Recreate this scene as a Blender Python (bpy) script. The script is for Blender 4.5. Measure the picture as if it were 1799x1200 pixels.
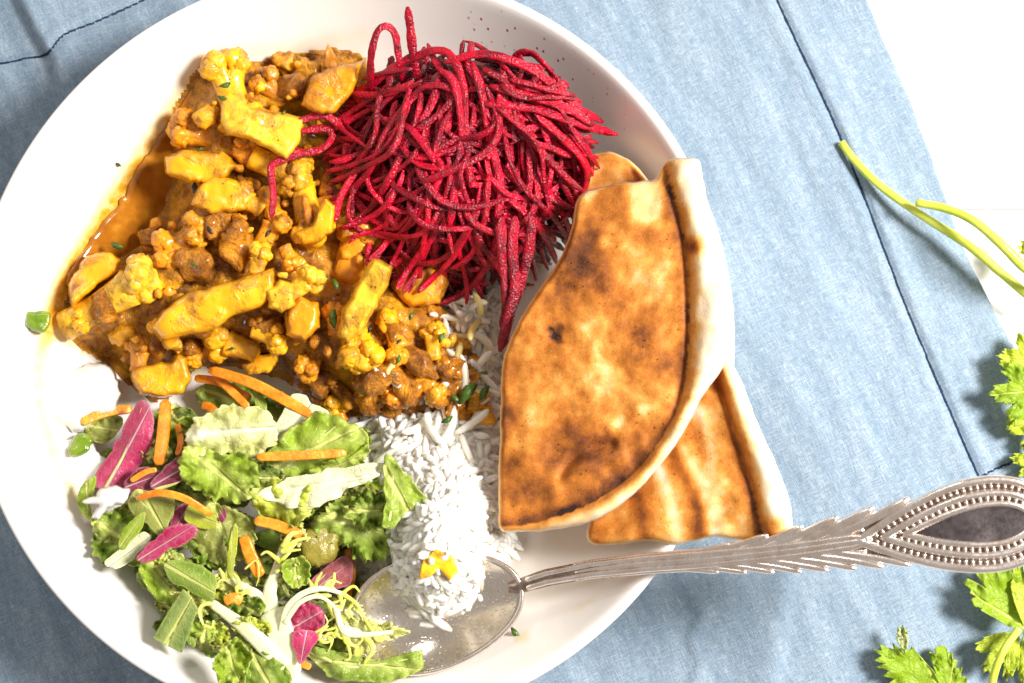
import bpy, bmesh, math, random
import numpy as np
from mathutils import Vector, noise, Matrix

random.seed(7); rng = np.random.default_rng(7)
for o in list(bpy.data.objects): bpy.data.objects.remove(o)
scene = bpy.context.scene
COL = scene.collection

# ------------------------------------------------------------------ camera
W, HH = 1799.0, 1200.0
FPX = 2200.0
TILT = math.radians(7.0)
RIM_R, RIM_Z = 0.120, 0.052
D0 = FPX * RIM_R / 668.0
RT = np.array([1.0, 0, 0]); UP = np.array([0, math.cos(TILT), math.sin(TILT)])
FW = np.array([0, math.sin(TILT), -math.cos(TILT)])
CAM = np.array([0, 0, RIM_Z]) - ((617 - W/2)/FPX*D0*RT - (586 - HH/2)/FPX*D0*UP + D0*FW)
cd = bpy.data.cameras.new('camera'); cam = bpy.data.objects.new('camera', cd); COL.objects.link(cam)
cam.location = CAM; cam.rotation_euler = (TILT, 0, 0)
cd.sensor_width = 36.0; cd.lens = FPX/W*36.0; cd.clip_start = 0.01; cd.clip_end = 50
cd.dof.use_dof = True; cd.dof.focus_distance = D0 + 0.005; cd.dof.aperture_fstop = 14.0
scene.camera = cam

# ------------------------------------------------------------------ world and lamps
w = bpy.data.worlds.new('World'); scene.world = w; w.use_nodes = True
bg = w.node_tree.nodes['Background']
bg.inputs[0].default_value = (1.0, 0.93, 0.87, 1); bg.inputs[1].default_value = 0.39
def lamp(name, loc, target, size, power, col, shape='DISK'):
    l = bpy.data.lights.new(name, 'AREA'); l.shape = shape; l.size = size; l.energy = power; l.color = col
    o = bpy.data.objects.new(name, l); COL.objects.link(o); o.location = loc
    o.rotation_euler = (Vector(target) - Vector(loc)).to_track_quat('-Z', 'Y').to_euler()
    return o
lamp('key_lamp', (0.52, 0.08, 0.58), (0.02, 0.0, 0.02), 0.20, 11.6, (1.0, 0.965, 0.92))
lamp('soft_fill_lamp', (-0.25, 0.75, 0.75), (0.0, 0, 0.0), 0.22, 1.5, (1.0, 0.97, 0.94), 'SQUARE')  # added fill lamp, gives soft fill and highlights on the spoon ridges
vs = scene.view_settings
vs.view_transform = 'Standard'; vs.look = 'None'; vs.gamma = 1.0; vs.exposure = 0.1; vs.use_curve_mapping = False
scene.render.engine = 'CYCLES'

# ------------------------------------------------------------------ geometry helpers
def P(u, v, z):
    u = np.asarray(u, float); v = np.asarray(v, float); z = np.asarray(z, float)
    u, v, z = np.broadcast_arrays(u, v, z)
    d = ((u - W/2)/FPX)[..., None]*RT - ((v - HH/2)/FPX)[..., None]*UP + FW
    t = (z - CAM[2])/d[..., 2]
    return CAM + t[..., None]*d
def PXM(z=0.04): return FPX/(CAM[2]-z)          # pixels per metre at height z
def smoothstep(a, b, x):
    t = np.clip((np.asarray(x, float)-a)/(b-a), 0, 1); return t*t*(3-2*t)
def catmull(pts, n, closed=False):
    p = np.asarray(pts, float)
    if closed:
        q = np.vstack([p[-1], p, p[0], p[1]]); segs = len(p)
    else:
        q = np.vstack([2*p[0]-p[1], p, 2*p[-1]-p[-2]]); segs = len(p)-1
    m = max(8, int(6*n/segs)); out = []
    for i in range(segs):
        a, b, c, d = q[i], q[i+1], q[i+2], q[i+3]
        t = np.linspace(0, 1, m, endpoint=False)[:, None]
        out.append(0.5*((2*b)+(-a+c)*t+(2*a-5*b+4*c-d)*t**2+(-a+3*b-3*c+d)*t**3))
    out = np.vstack(out + ([] if closed else [p[-1:]]))
    if closed: out = np.vstack([out, out[:1]])
    L = np.concatenate([[0], np.cumsum(np.linalg.norm(np.diff(out, axis=0), axis=1))])
    s = np.linspace(0, L[-1], n + (1 if closed else 0))
    r = np.stack([np.interp(s, L, out[:, k]) for k in range(out.shape[1])], 1)
    return r[:-1] if closed else r
def dist_poly(U, V, poly, closed=True):
    a = np.asarray(poly, float); b = np.roll(a, -1, 0)
    if not closed: a, b = a[:-1], b[:-1]
    if U.size*len(a) < 400000:
        u = U.reshape(-1, 1); v = V.reshape(-1, 1); d = (b-a)[None]; l2 = (d**2).sum(2)+1e-9
        t = np.clip(((u-a[None, :, 0])*d[..., 0]+(v-a[None, :, 1])*d[..., 1])/l2, 0, 1)
        return np.sqrt(((u-a[None, :, 0]-t*d[..., 0])**2+(v-a[None, :, 1]-t*d[..., 1])**2).min(1)).reshape(U.shape)
    best = np.full(U.shape, 1e9)
    for (x0, y0), (x1, y1) in zip(a, b):
        dx, dy = x1-x0, y1-y0; l2 = dx*dx+dy*dy+1e-9
        t = np.clip(((U-x0)*dx+(V-y0)*dy)/l2, 0, 1)
        best = np.minimum(best, np.hypot(U-x0-t*dx, V-y0-t*dy))
    return best
def inside(U, V, poly):
    r = np.zeros(U.shape, bool); p = np.asarray(poly, float)
    if U.size*len(p) < 400000:
        q = np.roll(p, -1, 0); u = U.reshape(-1, 1); v = V.reshape(-1, 1); dy = q[:, 1]-p[:, 1]; dy = np.where(dy == 0, 1e-9, dy)
        c = ((p[None, :, 1] > v) != (q[None, :, 1] > v)) & (u < (q[:, 0]-p[:, 0])*(v-p[None, :, 1])/dy+p[None, :, 0])
        return (c.sum(1) % 2 == 1).reshape(U.shape)
    for (x0, y0), (x1, y1) in zip(p, np.roll(p, -1, 0)):
        c = (y0 > V) != (y1 > V)
        r ^= c & (U < (x1-x0)*(V-y0)/((y1-y0) if y1 != y0 else 1e-9)+x0)
    return r
def sdist(U, V, poly):
    d = dist_poly(U, V, poly); return np.where(inside(U, V, poly), d, -d)
def nz(p, s=1.0, o=0.0): return noise.noise(Vector((p[0]*s+o, p[1]*s+o*1.7, (p[2] if len(p) > 2 else 0)*s-o)))
def nz_arr(A, s, o=0.0): return np.array([nz(a, s, o) for a in A])
def fbm_arr(A, s, octs=3, o=0.0):
    r = np.zeros(len(A)); amp = 1.0
    for k in range(octs): r += amp*nz_arr(A, s*2**k, o+k*3.1); amp *= 0.5
    return r

def tag(o, label=None, cat=None, group=None, kind=None):
    if label: o['label'] = label
    if cat: o['category'] = cat
    if group: o['group'] = group
    if kind: o['kind'] = kind
    return o
def empty(name, loc, label, cat, group=None):
    o = bpy.data.objects.new(name, None); COL.objects.link(o); o.location = loc; o.empty_display_size = 0.01
    return tag(o, label, cat, group)
def make(name, verts, faces, mat, parent=None, smooth=True, attrs=None, uv=None, color=None):
    V = np.asarray(verts, float)
    c = np.array([(V[:, 0].min()+V[:, 0].max())/2, (V[:, 1].min()+V[:, 1].max())/2, V[:, 2].min()])
    me = bpy.data.meshes.new(name)
    me.from_pydata((V-c).tolist(), [], [tuple(int(i) for i in f) for f in faces])
    if smooth: me.polygons.foreach_set('use_smooth', [True]*len(me.polygons))
    if attrs:
        for k, a in attrs.items():
            at = me.attributes.new(k, 'FLOAT', 'POINT'); at.data.foreach_set('value', np.asarray(a, np.float32))
    if uv is not None:
        at = me.attributes.new('leafuv', 'FLOAT_VECTOR', 'POINT')
        at.data.foreach_set('vector', np.asarray(uv, np.float32).ravel())
    me.materials.append(mat); me.update()
    bm = bmesh.new(); bm.from_mesh(me); bmesh.ops.recalc_face_normals(bm, faces=bm.faces); bm.to_mesh(me); bm.free()
    o = bpy.data.objects.new(name, me); COL.objects.link(o)
    if parent is not None:
        o.parent = parent; o.location = c - np.array(parent.location)
    else: o.location = c
    if color is not None: o.color = color
    return o
def solidify(o, t):
    m = o.modifiers.new('thickness', 'SOLIDIFY'); m.thickness = t; m.offset = 0
def tube(pts, rad, seg=8, flat=1.0, square=1.0, rough=0.0, upv=(0, 0, 1)):
    """swept closed tube; flat squashes the section towards the vertical"""
    p = np.asarray(pts, float); n = len(p); rad = np.broadcast_to(np.asarray(rad, float), (n,))
    T = np.gradient(p, axis=0); T /= np.linalg.norm(T, axis=1)[:, None]+1e-12
    V = []; ref = np.array(upv, float)
    if abs(T[0] @ ref) > 0.9: ref = np.array([1.0, 0, 0])
    for i in range(n):
        s = np.cross(T[i], ref); s /= np.linalg.norm(s)+1e-12
        b = np.cross(s, T[i]); ref = b
        for k in range(seg):
            a = 2*math.pi*(k+0.5)/seg; ca, sa = math.cos(a), math.sin(a)
            if square != 1.0:
                ca = math.copysign(abs(ca)**square, ca); sa = math.copysign(abs(sa)**square, sa)
            r = rad[i]*(1+rough*random.uniform(-1, 1))
            V.append(p[i]+r*(ca*s+sa*flat*b))
    F = [(i*seg+k, i*seg+(k+1) % seg, (i+1)*seg+(k+1) % seg, (i+1)*seg+k) for i in range(n-1) for k in range(seg)]
    V.append(p[0]-T[0]*rad[0]*0.3); V.append(p[-1]+T[-1]*rad[-1]*0.3)
    a, b = len(V)-2, len(V)-1
    F += [(a, (k+1) % seg, k) for k in range(seg)] + [(b, (n-1)*seg+k, (n-1)*seg+(k+1) % seg) for k in range(seg)]
    return np.array(V), F
def join(parts):
    V = []; F = []; n = 0
    for v, f in parts:
        V.append(v); F += [tuple(i+n for i in q) for q in f]; n += len(v)
    return np.vstack(V), F
def rings(outline, center, nr, power=1.0):
    n = len(outline); c = np.array(center, float); s = (np.arange(1, nr+1)/nr)**power
    uv = [c[None]] + [c + k*(outline-c) for k in s]
    F = [(0, 1+k, 1+(k+1) % n) for k in range(n)]
    for j in range(nr-1):
        a, b = 1+j*n, 1+(j+1)*n
        F += [(a+k, b+k, b+(k+1) % n, a+(k+1) % n) for k in range(n)]
    S = np.concatenate([[0], np.repeat(s, n)])
    return np.vstack(uv), F, S
def pad(outline, zbot, thick, edge, n=72, nr=10, center=None, rnd=0.5, jit=0.0, zadd=None):
    """solid lens/slab under a pixel outline. zbot(U,V) bottom height, thick metres, edge px rounding"""
    ol = catmull(outline, n, True)
    c = np.mean(ol, 0) if center is None else np.array(center, float)
    if jit:
        o = random.uniform(0, 50)
        d = ol-c; ln = np.linalg.norm(d, axis=1)[:, None]
        ol = ol + d/ln*np.array([jit*(nz((q[0], q[1]), 0.045, o)+0.5*nz((q[0], q[1]), 0.12, o)) for q in ol])[:, None]
    uv, F, S = rings(ol, c, nr, 0.75)
    U, V = uv[:, 0], uv[:, 1]
    d = dist_poly(U, V, ol)
    h = thick*np.clip(1-(1-np.clip(d/edge, 0, 1))**2, 0, 1)**rnd
    zb = zbot(U, V)*np.ones(len(U))
    zt = zb + h
    if zadd is not None: zt = zt + zadd(U, V, d)*np.clip(d/edge*2, 0, 1)
    top = P(U, V, zt); m = len(uv)
    inner = m-n
    bot = P(U[:inner], V[:inner], zb[:inner]-0.15*thick*np.clip(d[:inner]/edge, 0, 1))
    idx = np.concatenate([np.arange(inner)+m, np.arange(inner, m)])
    F2 = F + [tuple(idx[i] for i in f[::-1]) for f in F]
    return np.vstack([top, bot]), F2, (U, V, d, m, inner)
_ico = {}
def ico(k):
    if k not in _ico:
        bm = bmesh.new(); bmesh.ops.create_icosphere(bm, subdivisions=k, radius=1)
        bm.verts.index_update()
        _ico[k] = (np.array([v.co[:] for v in bm.verts]), [tuple(v.index for v in f.verts) for f in bm.faces]); bm.free()
    v, f = _ico[k]; return v.copy(), f
def rotz(a):
    c, s = math.cos(a), math.sin(a); return np.array([[c, -s, 0], [s, c, 0], [0, 0, 1]])
def rand_rot():
    q = rng.normal(size=4); q /= np.linalg.norm(q); a, b, c, d = q
    return np.array([[a*a+b*b-c*c-d*d, 2*(b*c-a*d), 2*(b*d+a*c)], [2*(b*c+a*d), a*a-b*b+c*c-d*d, 2*(c*d-a*b)], [2*(b*d-a*c), 2*(c*d+a*b), a*a-b*b-c*c+d*d]])

# ------------------------------------------------------------------ material helpers
class MT:
    def __init__(s, name):
        s.m = bpy.data.materials.new(name); s.m.use_nodes = True; s.nt = s.m.node_tree
        s.b = s.nt.nodes['Principled BSDF']; s.out = s.nt.nodes['Material Output']
    def n(s, typ, ins=None, **props):
        nd = s.nt.nodes.new('ShaderNode'+typ)
        for k, v in props.items(): setattr(nd, k, v)
        for k, v in (ins or {}).items(): s.set(nd.inputs[k], v)
        return nd
    def set(s, sock, v):
        if isinstance(v, bpy.types.NodeSocket): s.nt.links.new(v, sock)
        else: sock.default_value = v
    def pos(s): return s.n('NewGeometry').outputs['Position']
    def noise(s, vec, scale, detail=4, rough=0.55, dist=0.0):
        return s.n('TexNoise', {'Vector': vec, 'Scale': scale, 'Detail': detail, 'Roughness': rough, 'Distortion': dist}).outputs['Fac']
    def voro(s, vec, scale, feature='F1', rnd=1.0):
        return s.n('TexVoronoi', {'Vector': vec, 'Scale': scale, 'Randomness': rnd}, feature=feature).outputs['Distance']
    def ramp(s, fac, stops):
        nd = s.n('ValToRGB', {'Fac': fac}); cr = nd.color_ramp
        while len(cr.elements) < len(stops): cr.elements.new(0.5)
        for e, (p, c) in zip(cr.elements, stops):
            e.position = p; e.color = (c[0], c[1], c[2], 1) if hasattr(c, '__len__') else (c, c, c, 1)
        return nd.outputs['Color']
    def mix(s, fac, a, b, bt='MIX'):
        nd = s.n('Mix', data_type='RGBA', blend_type=bt)
        s.set(nd.inputs[0], fac); s.set(nd.inputs[6], a); s.set(nd.inputs[7], b); return nd.outputs[2]
    def math(s, op, a, b=0.0, c=0.0):
        nd = s.n('Math', operation=op); s.set(nd.inputs[0], a); s.set(nd.inputs[1], b); s.set(nd.inputs[2], c); return nd.outputs[0]
    def bump(s, h, strength=0.3, dist=0.001, normal=None):
        ins = {'Height': h, 'Strength': strength, 'Distance': dist}
        if normal is not None: ins['Normal'] = normal
        return s.n('Bump', ins).outputs['Normal']
    def bs(s, **kw):
        names = {'base': 'Base Color', 'rough': 'Roughness', 'normal': 'Normal', 'metal': 'Metallic', 'sss': 'Subsurface Weight',
                 'sssr': 'Subsurface Radius', 'ssss': 'Subsurface Scale', 'coat': 'Coat Weight', 'coatr': 'Coat Roughness', 'spec': 'Specular IOR Level', 'trans': 'Transmission Weight', 'alpha': 'Alpha', 'ior': 'IOR'}
        for k, v in kw.items(): s.set(s.b.inputs[names[k]], v)
        return s
    def translucent(s, color, fac, normal=None):
        t = s.n('BsdfTranslucent', {'Color': color})
        if normal is not None: s.set(t.inputs['Normal'], normal)
        mx = s.n('MixShader', {'Fac': fac}); s.nt.links.new(s.b.outputs[0], mx.inputs[1]); s.nt.links.new(t.outputs[0], mx.inputs[2])
        s.nt.links.new(mx.outputs[0], s.out.inputs['Surface']); return s
def c4(r, g, b): return (r, g, b, 1)

# ------------------------------------------------------------------ materials
def mat_table():
    m = MT('white_painted_wood'); p = m.pos()
    mp = m.n('Mapping', {'Vector': p, 'Scale': (4, 60, 10)}).outputs[0]
    g = m.noise(mp, 4, 5)
    m.bs(base=m.ramp(g, [(0.3, (0.78, 0.77, 0.75)), (0.7, (0.86, 0.855, 0.84))]), rough=0.5, normal=m.bump(g, 0.2, 0.0006)); return m.m
def mat_cloth():
    m = MT('blue_linen'); p = m.pos()
    r = m.n('Mapping', {'Vector': p, 'Rotation': (0, 0, math.radians(-24))}).outputs[0]
    a = m.noise(m.n('Mapping', {'Vector': r, 'Scale': (3000, 240, 1)}).outputs[0], 1, 3, 0.6)
    b = m.noise(m.n('Mapping', {'Vector': r, 'Scale': (240, 3000, 1)}).outputs[0], 1, 3, 0.6)
    big = m.noise(m.n('Mapping', {'Vector': r, 'Scale': (160, 25, 1)}).outputs[0], 1, 4, 0.6)
    sp = m.noise(p, 1800, 2)
    s = m.math('ADD', m.math('MULTIPLY', a, 0.5), m.math('MULTIPLY', b, 0.5))
    s = m.math('ADD', m.math('MULTIPLY', s, 0.62), m.math('ADD', m.math('MULTIPLY', big, 0.22), m.math('MULTIPLY', sp, 0.16)))
    col = m.ramp(s, [(0.34, (0.10, 0.155, 0.22)), (0.5, (0.225, 0.300, 0.380)), (0.66, (0.46, 0.535, 0.61))])
    m.bs(base=col, rough=0.9, spec=0.15, normal=m.bump(s, 0.55, 0.0012)); return m.m
def mat_thread():
    m = MT('navy_thread'); m.bs(base=c4(0.018, 0.035, 0.07), rough=0.9, spec=0.1); return m.m
def mat_bowl():
    m = MT('white_glazed_ceramic'); at = m.n('Attribute', attribute_name='stain'); st = at.outputs['Fac']
    bt = m.n('Attribute', attribute_name='beetstain').outputs['Fac']
    p = m.pos(); n1 = m.noise(p, 260, 4, 0.65); n2 = m.noise(p, 900, 3, 0.6)
    k = m.math('MULTIPLY', st, m.ramp(n1, [(0.3, 0.55), (0.62, 1.0)]))
    film = m.ramp(k, [(0.02, (0.88, 0.84, 0.80)), (0.3, (0.85, 0.72, 0.40)), (0.62, (0.78, 0.40, 0.035)), (0.95, (0.42, 0.15, 0.010))])
    sp = m.math('MULTIPLY', bt, m.ramp(m.voro(m.n('Mapping', {'Vector': p, 'Scale': (420, 260, 300)}).outputs[0], 1), [(0.12, 1.0), (0.2, 0.0)]))
    col = m.mix(sp, film, c4(0.40, 0.02, 0.05))
    m.bs(base=col, rough=m.ramp(st, [(0.0, 0.22), (1, 0.12)]), spec=0.5, coat=0.25, coatr=0.08,
         normal=m.bump(n2, 0.04, 0.0004)); return m.m
def mat_sauce():
    m = MT('brown_curry_sauce'); p = m.pos(); n1 = m.noise(p, 160, 4)
    v = m.voro(p, 700)
    col = m.ramp(n1, [(0.3, (0.30, 0.095, 0.008)), (0.55, (0.44, 0.16, 0.012)), (0.75, (0.58, 0.27, 0.03))])
    m.bs(base=col, rough=0.09, spec=0.5, coat=0.4, coatr=0.04, normal=m.bump(v, 0.10, 0.0003)); return m.m
def mat_curry(name='curry_coated', gravy=0.5, rough=0.26, bmp=0.6):
    m = MT(name); p = m.pos(); oc = m.n('ObjectInfo')
    n1 = m.noise(p, 115, 5, 0.62, 0.4); n2 = m.noise(p, 520, 4, 0.6); v = m.voro(p, 1250)
    base = m.mix(m.ramp(n2, [(0.35, 0.0), (0.7, 0.6)]), oc.outputs['Color'], m.mix(0.45, oc.outputs['Color'], c4(1.0, 0.50, 0.02)))
    br = m.ramp(n2, [(0.3, (0.10, 0.026, 0.002)), (0.55, (0.33, 0.105, 0.005)), (0.8, (0.62, 0.26, 0.012))])
    col = m.mix(m.ramp(n1, [(gravy-0.10, 0.0), (gravy+0.12, 0.92)]), base, br)
    spk = m.ramp(m.voro(m.n('Mapping', {'Vector': p, 'Scale': (1, 1, 1)}).outputs[0], 430), [(0.10, 1.0), (0.17, 0.0)])
    spk = m.math('MULTIPLY', spk, m.ramp(m.noise(p, 190, 2), [(0.52, 0.0), (0.6, 0.9)]))
    col = m.mix(spk, col, c4(0.03, 0.016, 0.006))
    gm = m.ramp(n1, [(gravy-0.10, 0.12), (gravy+0.1, 1.0)])
    h = m.math('MULTIPLY', m.math('ADD', m.math('MULTIPLY', n2, 1.2), m.math('MULTIPLY', m.noise(p, 1100, 4, 0.75), 1.1)), gm)
    m.bs(base=col, rough=m.ramp(n2, [(0.3, rough*0.65), (0.7, rough*1.6)]), spec=0.42, coat=0.3, coatr=0.05, normal=m.bump(h, bmp, 0.0012),
         sss=0.12, sssr=(1.0, 0.45, 0.1), ssss=0.003); return m.m
def mat_beet():
    m = MT('wet_beetroot'); p = m.pos(); oc = m.n('ObjectInfo')
    n1 = m.noise(p, 200, 3); v = m.voro(p, 1500); n2 = m.noise(p, 1900, 2, 0.6)
    col = m.ramp(n1, [(0.3, (0.15, 0.0006, 0.010)), (0.5, (0.36, 0.0012, 0.017)), (0.72, (0.58, 0.002, 0.028))])
    col = m.mix(m.ramp(n2, [(0.66, 0.0), (0.80, 0.10)]), col, c4(0.85, 0.06, 0.12))
    col = m.mix(1.0, col, oc.outputs['Color'], 'MULTIPLY')
    m.bs(base=col, rough=m.ramp(n2, [(0.35, 0.12), (0.65, 0.26)]), spec=0.45, normal=m.bump(m.math('ADD', v, m.math('MULTIPLY', n2, 1.3)), 0.5, 0.0008),
         sss=0.15, sssr=(1, 0.08, 0.1), ssss=0.0022); return m.m
def mat_rice(name='boiled_rice'):
    m = MT(name); p = m.pos(); oc = m.n('ObjectInfo')
    n1 = m.noise(p, 300, 3)
    st = m.n('Attribute', attribute_name='stain').outputs['Fac']
    col = m.mix(1.0, m.ramp(n1, [(0.3, (0.90, 0.86, 0.77)), (0.7, (0.94, 0.92, 0.87))]), oc.outputs['Color'], 'MULTIPLY')
    m.bs(base=col, rough=0.35, spec=0.4, sss=0.5, sssr=(1, 0.8, 0.55), ssss=0.005, normal=m.bump(m.noise(p, 1400, 2), 0.2, 0.0004)); return m.m
def mat_bread():
    m = MT('charred_flatbread'); p = m.pos(); t = m.n('Attribute', attribute_name='toast').outputs['Fac']
    n1 = m.noise(p, 480, 5, 0.7); n2 = m.noise(p, 1700, 3, 0.6); v = m.voro(p, 1500)
    k = m.math('ADD', t, m.math('MULTIPLY', m.math('SUBTRACT', n1, 0.5), m.math('MULTIPLY', 0.24, m.ramp(t, [(0.05, 0.08), (0.35, 1.0)]))))
    k = m.math('ADD', k, m.math('MULTIPLY', m.math('SUBTRACT', n2, 0.5), m.math('MULTIPLY', 0.20, m.ramp(t, [(0.05, 0.05), (0.4, 1.0)]))))
    pits = m.math('MULTIPLY', m.ramp(m.voro(p, 520), [(0.10, 1.0), (0.20, 0.0)]), m.ramp(m.noise(p, 120, 3), [(0.50, 0.0), (0.62, 1.0)]))
    k = m.math('ADD', k, m.math('MULTIPLY', pits, m.math('MULTIPLY', 0.28, m.ramp(t, [(0.12, 0.0), (0.35, 1.0)]))))
    n3 = m.noise(p, 190, 6, 0.72)
    k = m.math('ADD', k, m.math('MULTIPLY', m.math('SUBTRACT', m.ramp(n3, [(0.38, 0.0), (0.62, 1.0)]), 0.5), m.math('MULTIPLY', 0.11, m.ramp(t, [(0.08, 0.05), (0.4, 1.0)]))))
    col = m.ramp(k, [(0.04, (0.90, 0.82, 0.69)), (0.20, (0.85, 0.56, 0.24)), (0.36, (0.72, 0.31, 0.060)), (0.54, (0.50, 0.165, 0.022)), (0.75, (0.22, 0.064, 0.014)), (0.98, (0.028, 0.014, 0.010))])
    h = m.math('ADD', m.math('MULTIPLY', n1, 0.8), m.math('MULTIPLY', v, 0.5))
    m.bs(base=col, rough=0.62, spec=0.25, normal=m.bump(h, 0.16, 0.0007), sss=0.08, sssr=(1, 0.6, 0.35), ssss=0.003); return m.m
def mat_metal(name, dark=0.0):
    m = MT(name); p = m.pos(); n1 = m.noise(p, 240, 4, 0.6); n2 = m.noise(p, 1500, 3)
    a = (0.93, 0.84, 0.78) if not dark else (0.26, 0.22, 0.22)
    b = (0.80, 0.68, 0.60) if not dark else (0.13, 0.11, 0.115)
    m.bs(base=m.ramp(n1, [(0.35, b), (0.6, a)]), metal=1.0, rough=m.ramp(n2, [(0.3, 0.22), (0.7, 0.32)]), normal=m.bump(n2, 0.05, 0.0003)); return m.m
def mat_spoonbowl():
    m = MT('wet_worn_silver'); p = m.pos(); v = m.voro(p, 620); n1 = m.noise(p, 230, 4, 0.6); n2 = m.noise(p, 900, 3)
    drops = m.ramp(v, [(0.22, 1.0), (0.34, 0.0)])
    film = m.math('MULTIPLY', drops, m.ramp(n1, [(0.48, 0.0), (0.6, 0.5)]))
    col = m.mix(film, m.ramp(n1, [(0.3, (0.70, 0.61, 0.52)), (0.7, (0.82, 0.75, 0.67))]), c4(0.55, 0.42, 0.20))
    m.bs(base=col, metal=0.96, rough=m.ramp(n2, [(0.3, 0.12), (0.7, 0.20)]), normal=m.bump(m.math('ADD', drops, m.math('MULTIPLY', n2, 0.3)), 0.12, 0.0004)); return m.m
def mat_leaf(name, pale=(0.72, 0.76, 0.22), vein=0.30, transl=0.25, rib=0.10, rough=0.30, branch=7.0, brown=0.3, heart=0.45):
    m = MT(name); p = m.pos(); oc = m.n('ObjectInfo')
    uv = m.n('Attribute', attribute_name='leafuv').outputs['Vector']
    s = m.n('SeparateXYZ', {'Vector': uv}); a, b, e = s.outputs[0], s.outputs[1], s.outputs[2]
    n1 = m.noise(p, 130, 4, 0.6); n2 = m.noise(p, 600, 3, 0.6)
    ab = m.math('ABSOLUTE', b)
    # side veins leave the midrib at an angle
    ph = m.math('ADD', m.math('MULTIPLY', m.math('SUBTRACT', a, m.math('MULTIPLY', ab, 0.75)), branch), m.math('MULTIPLY', n1, 1.6))
    tri = m.math('ABSOLUTE', m.math('SUBTRACT', m.math('FRACT', ph), 0.5))
    side = m.ramp(tri, [(0.0, 1.0), (0.06, 0.0)])
    ribw = m.math('MULTIPLY_ADD', a, -rib*0.55, rib)
    mid = m.ramp(m.math('DIVIDE', ab, ribw), [(0.35, 1.0), (1.0, 0.0)])
    ve = m.voro(m.n('Mapping', {'Vector': p, 'Scale': (1, 1, 1)}).outputs[0], 330, 'DISTANCE_TO_EDGE')
    fine = m.ramp(ve, [(0.0, 1.0), (0.07, 0.0)])
    vv = m.math('MAXIMUM', mid, m.math('MAXIMUM', m.math('MULTIPLY', side, 0.75*vein), m.math('MULTIPLY', fine, 0.45*vein)))
    base = m.mix(m.ramp(n1, [(0.32, 0.0), (0.68, 1.0)]), m.mix(1.0, oc.outputs['Color'], c4(0.62, 0.66, 0.5), 'MULTIPLY'), m.mix(0.10, oc.outputs['Color'], c4(*pale)))
    base = m.mix(m.ramp(e, [(0.80, 0.0), (1.0, 0.30)]), base, c4(*pale))
    base = m.mix(m.math('MULTIPLY', m.ramp(m.math('ADD', ab, m.math('MULTIPLY', n1, 0.5)), [(0.25, 1.0), (0.85, 0.0)]), heart), base, c4(*pale))
    col = m.mix(vv, base, c4(*pale))
    dirt = m.math('MULTIPLY', m.ramp(n2, [(0.62, 0.0), (0.76, 1.0)]), brown)
    col = m.mix(dirt, col, c4(0.22, 0.12, 0.03))
    h = m.math('ADD', m.math('MULTIPLY', m.math('SUBTRACT', 1.0, vv), 0.8), m.math('MULTIPLY', n2, 0.6))
    nb = m.bump(h, 0.65, 0.0012)
    m.bs(base=col, rough=m.ramp(n2, [(0.35, rough*0.6), (0.7, rough*1.4)]), spec=0.35, normal=nb)
    m.translucent(col, transl); return m.m
def mat_flat(name, stops, scale, rough=0.4, bump=0.3, sss=0.0, spec=0.5, bscale=900, sssr=(1, 0.6, 0.3), coat=0.0):
    m = MT(name); p = m.pos(); n1 = m.noise(p, scale, 4, 0.6); n2 = m.noise(p, bscale, 3, 0.6)
    m.bs(base=m.ramp(n1, stops), rough=rough, spec=spec, normal=m.bump(n2, bump, 0.0006), sss=sss, sssr=sssr, ssss=0.003, coat=coat, coatr=0.1); return m.m

MTAB, MCLOTH, MTHREAD, MBOWL, MSAUCE = mat_table(), mat_cloth(), mat_thread(), mat_bowl(), mat_sauce()
MCUR = mat_curry(gravy=0.545); MCURY = mat_curry('curry_cauliflower', 0.575, 0.24, 0.5); MGRAVY = mat_curry('curry_gravy', 0.47, 0.14, 0.7); MPOT = mat_curry('curry_potato', 0.57, 0.18, 0.5)
MMAS = mat_curry('brown_masala', 0.46, 0.15, 0.9)
MBEET, MRICE, MBREAD = mat_beet(), mat_rice(), mat_bread()
MMET, MMETD, MSPB = mat_metal('worn_silver'), mat_metal('tarnish_reflection_silver', 1.0), mat_spoonbowl()
MMETB = mat_flat('dark_base_silver', [(0.3, (0.22, 0.16, 0.13)), (0.7, (0.42, 0.33, 0.28))], 500, 0.35, 0.1); MMETB.node_tree.nodes['Principled BSDF'].inputs['Metallic'].default_value = 1.0  # darker silver for the handle base, contrast between ridges and fronds
MLEAF = mat_leaf('lettuce_leaf'); MPALE = mat_leaf('lettuce_heart', (0.90, 0.89, 0.60), 0.45, 0.10, 0.16, brown=0.12)
MRAD = mat_leaf('radicchio_leaf', (0.80, 0.42, 0.48), 0.30, 0.2, 0.07, 0.25, 5.0, 0.05, 0.12)
MCOR = mat_leaf('coriander_leaf', (0.62, 0.74, 0.12), 0.30, 0.3, 0.05, 0.4, 5.0, 0.0, 0.15)
MCAR = mat_flat('carrot', [(0.25, (0.72, 0.16, 0.006)), (0.5, (0.86, 0.28, 0.012)), (0.75, (0.95, 0.45, 0.05))], 260, 0.26, 0.6, 0.2, sssr=(1, 0.4, 0.05), coat=0.2)
MYOG = mat_flat('yogurt', [(0.3, (0.84, 0.82, 0.77)), (0.7, (0.87, 0.86, 0.83))], 120, 0.22, 0.05, 0.2, bscale=300, sssr=(1, 0.9, 0.75))
MRIB = mat_flat('frisee_rib', [(0.3, (0.78, 0.77, 0.40)), (0.7, (0.87, 0.86, 0.62))], 160, 0.28, 0.3, 0.25, sssr=(1, 0.95, 0.5))
MRIBG = mat_flat('leaf_midrib', [(0.3, (0.50, 0.58, 0.14)), (0.7, (0.66, 0.70, 0.30))], 160, 0.3, 0.3, 0.2, sssr=(0.9, 1, 0.3))
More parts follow.
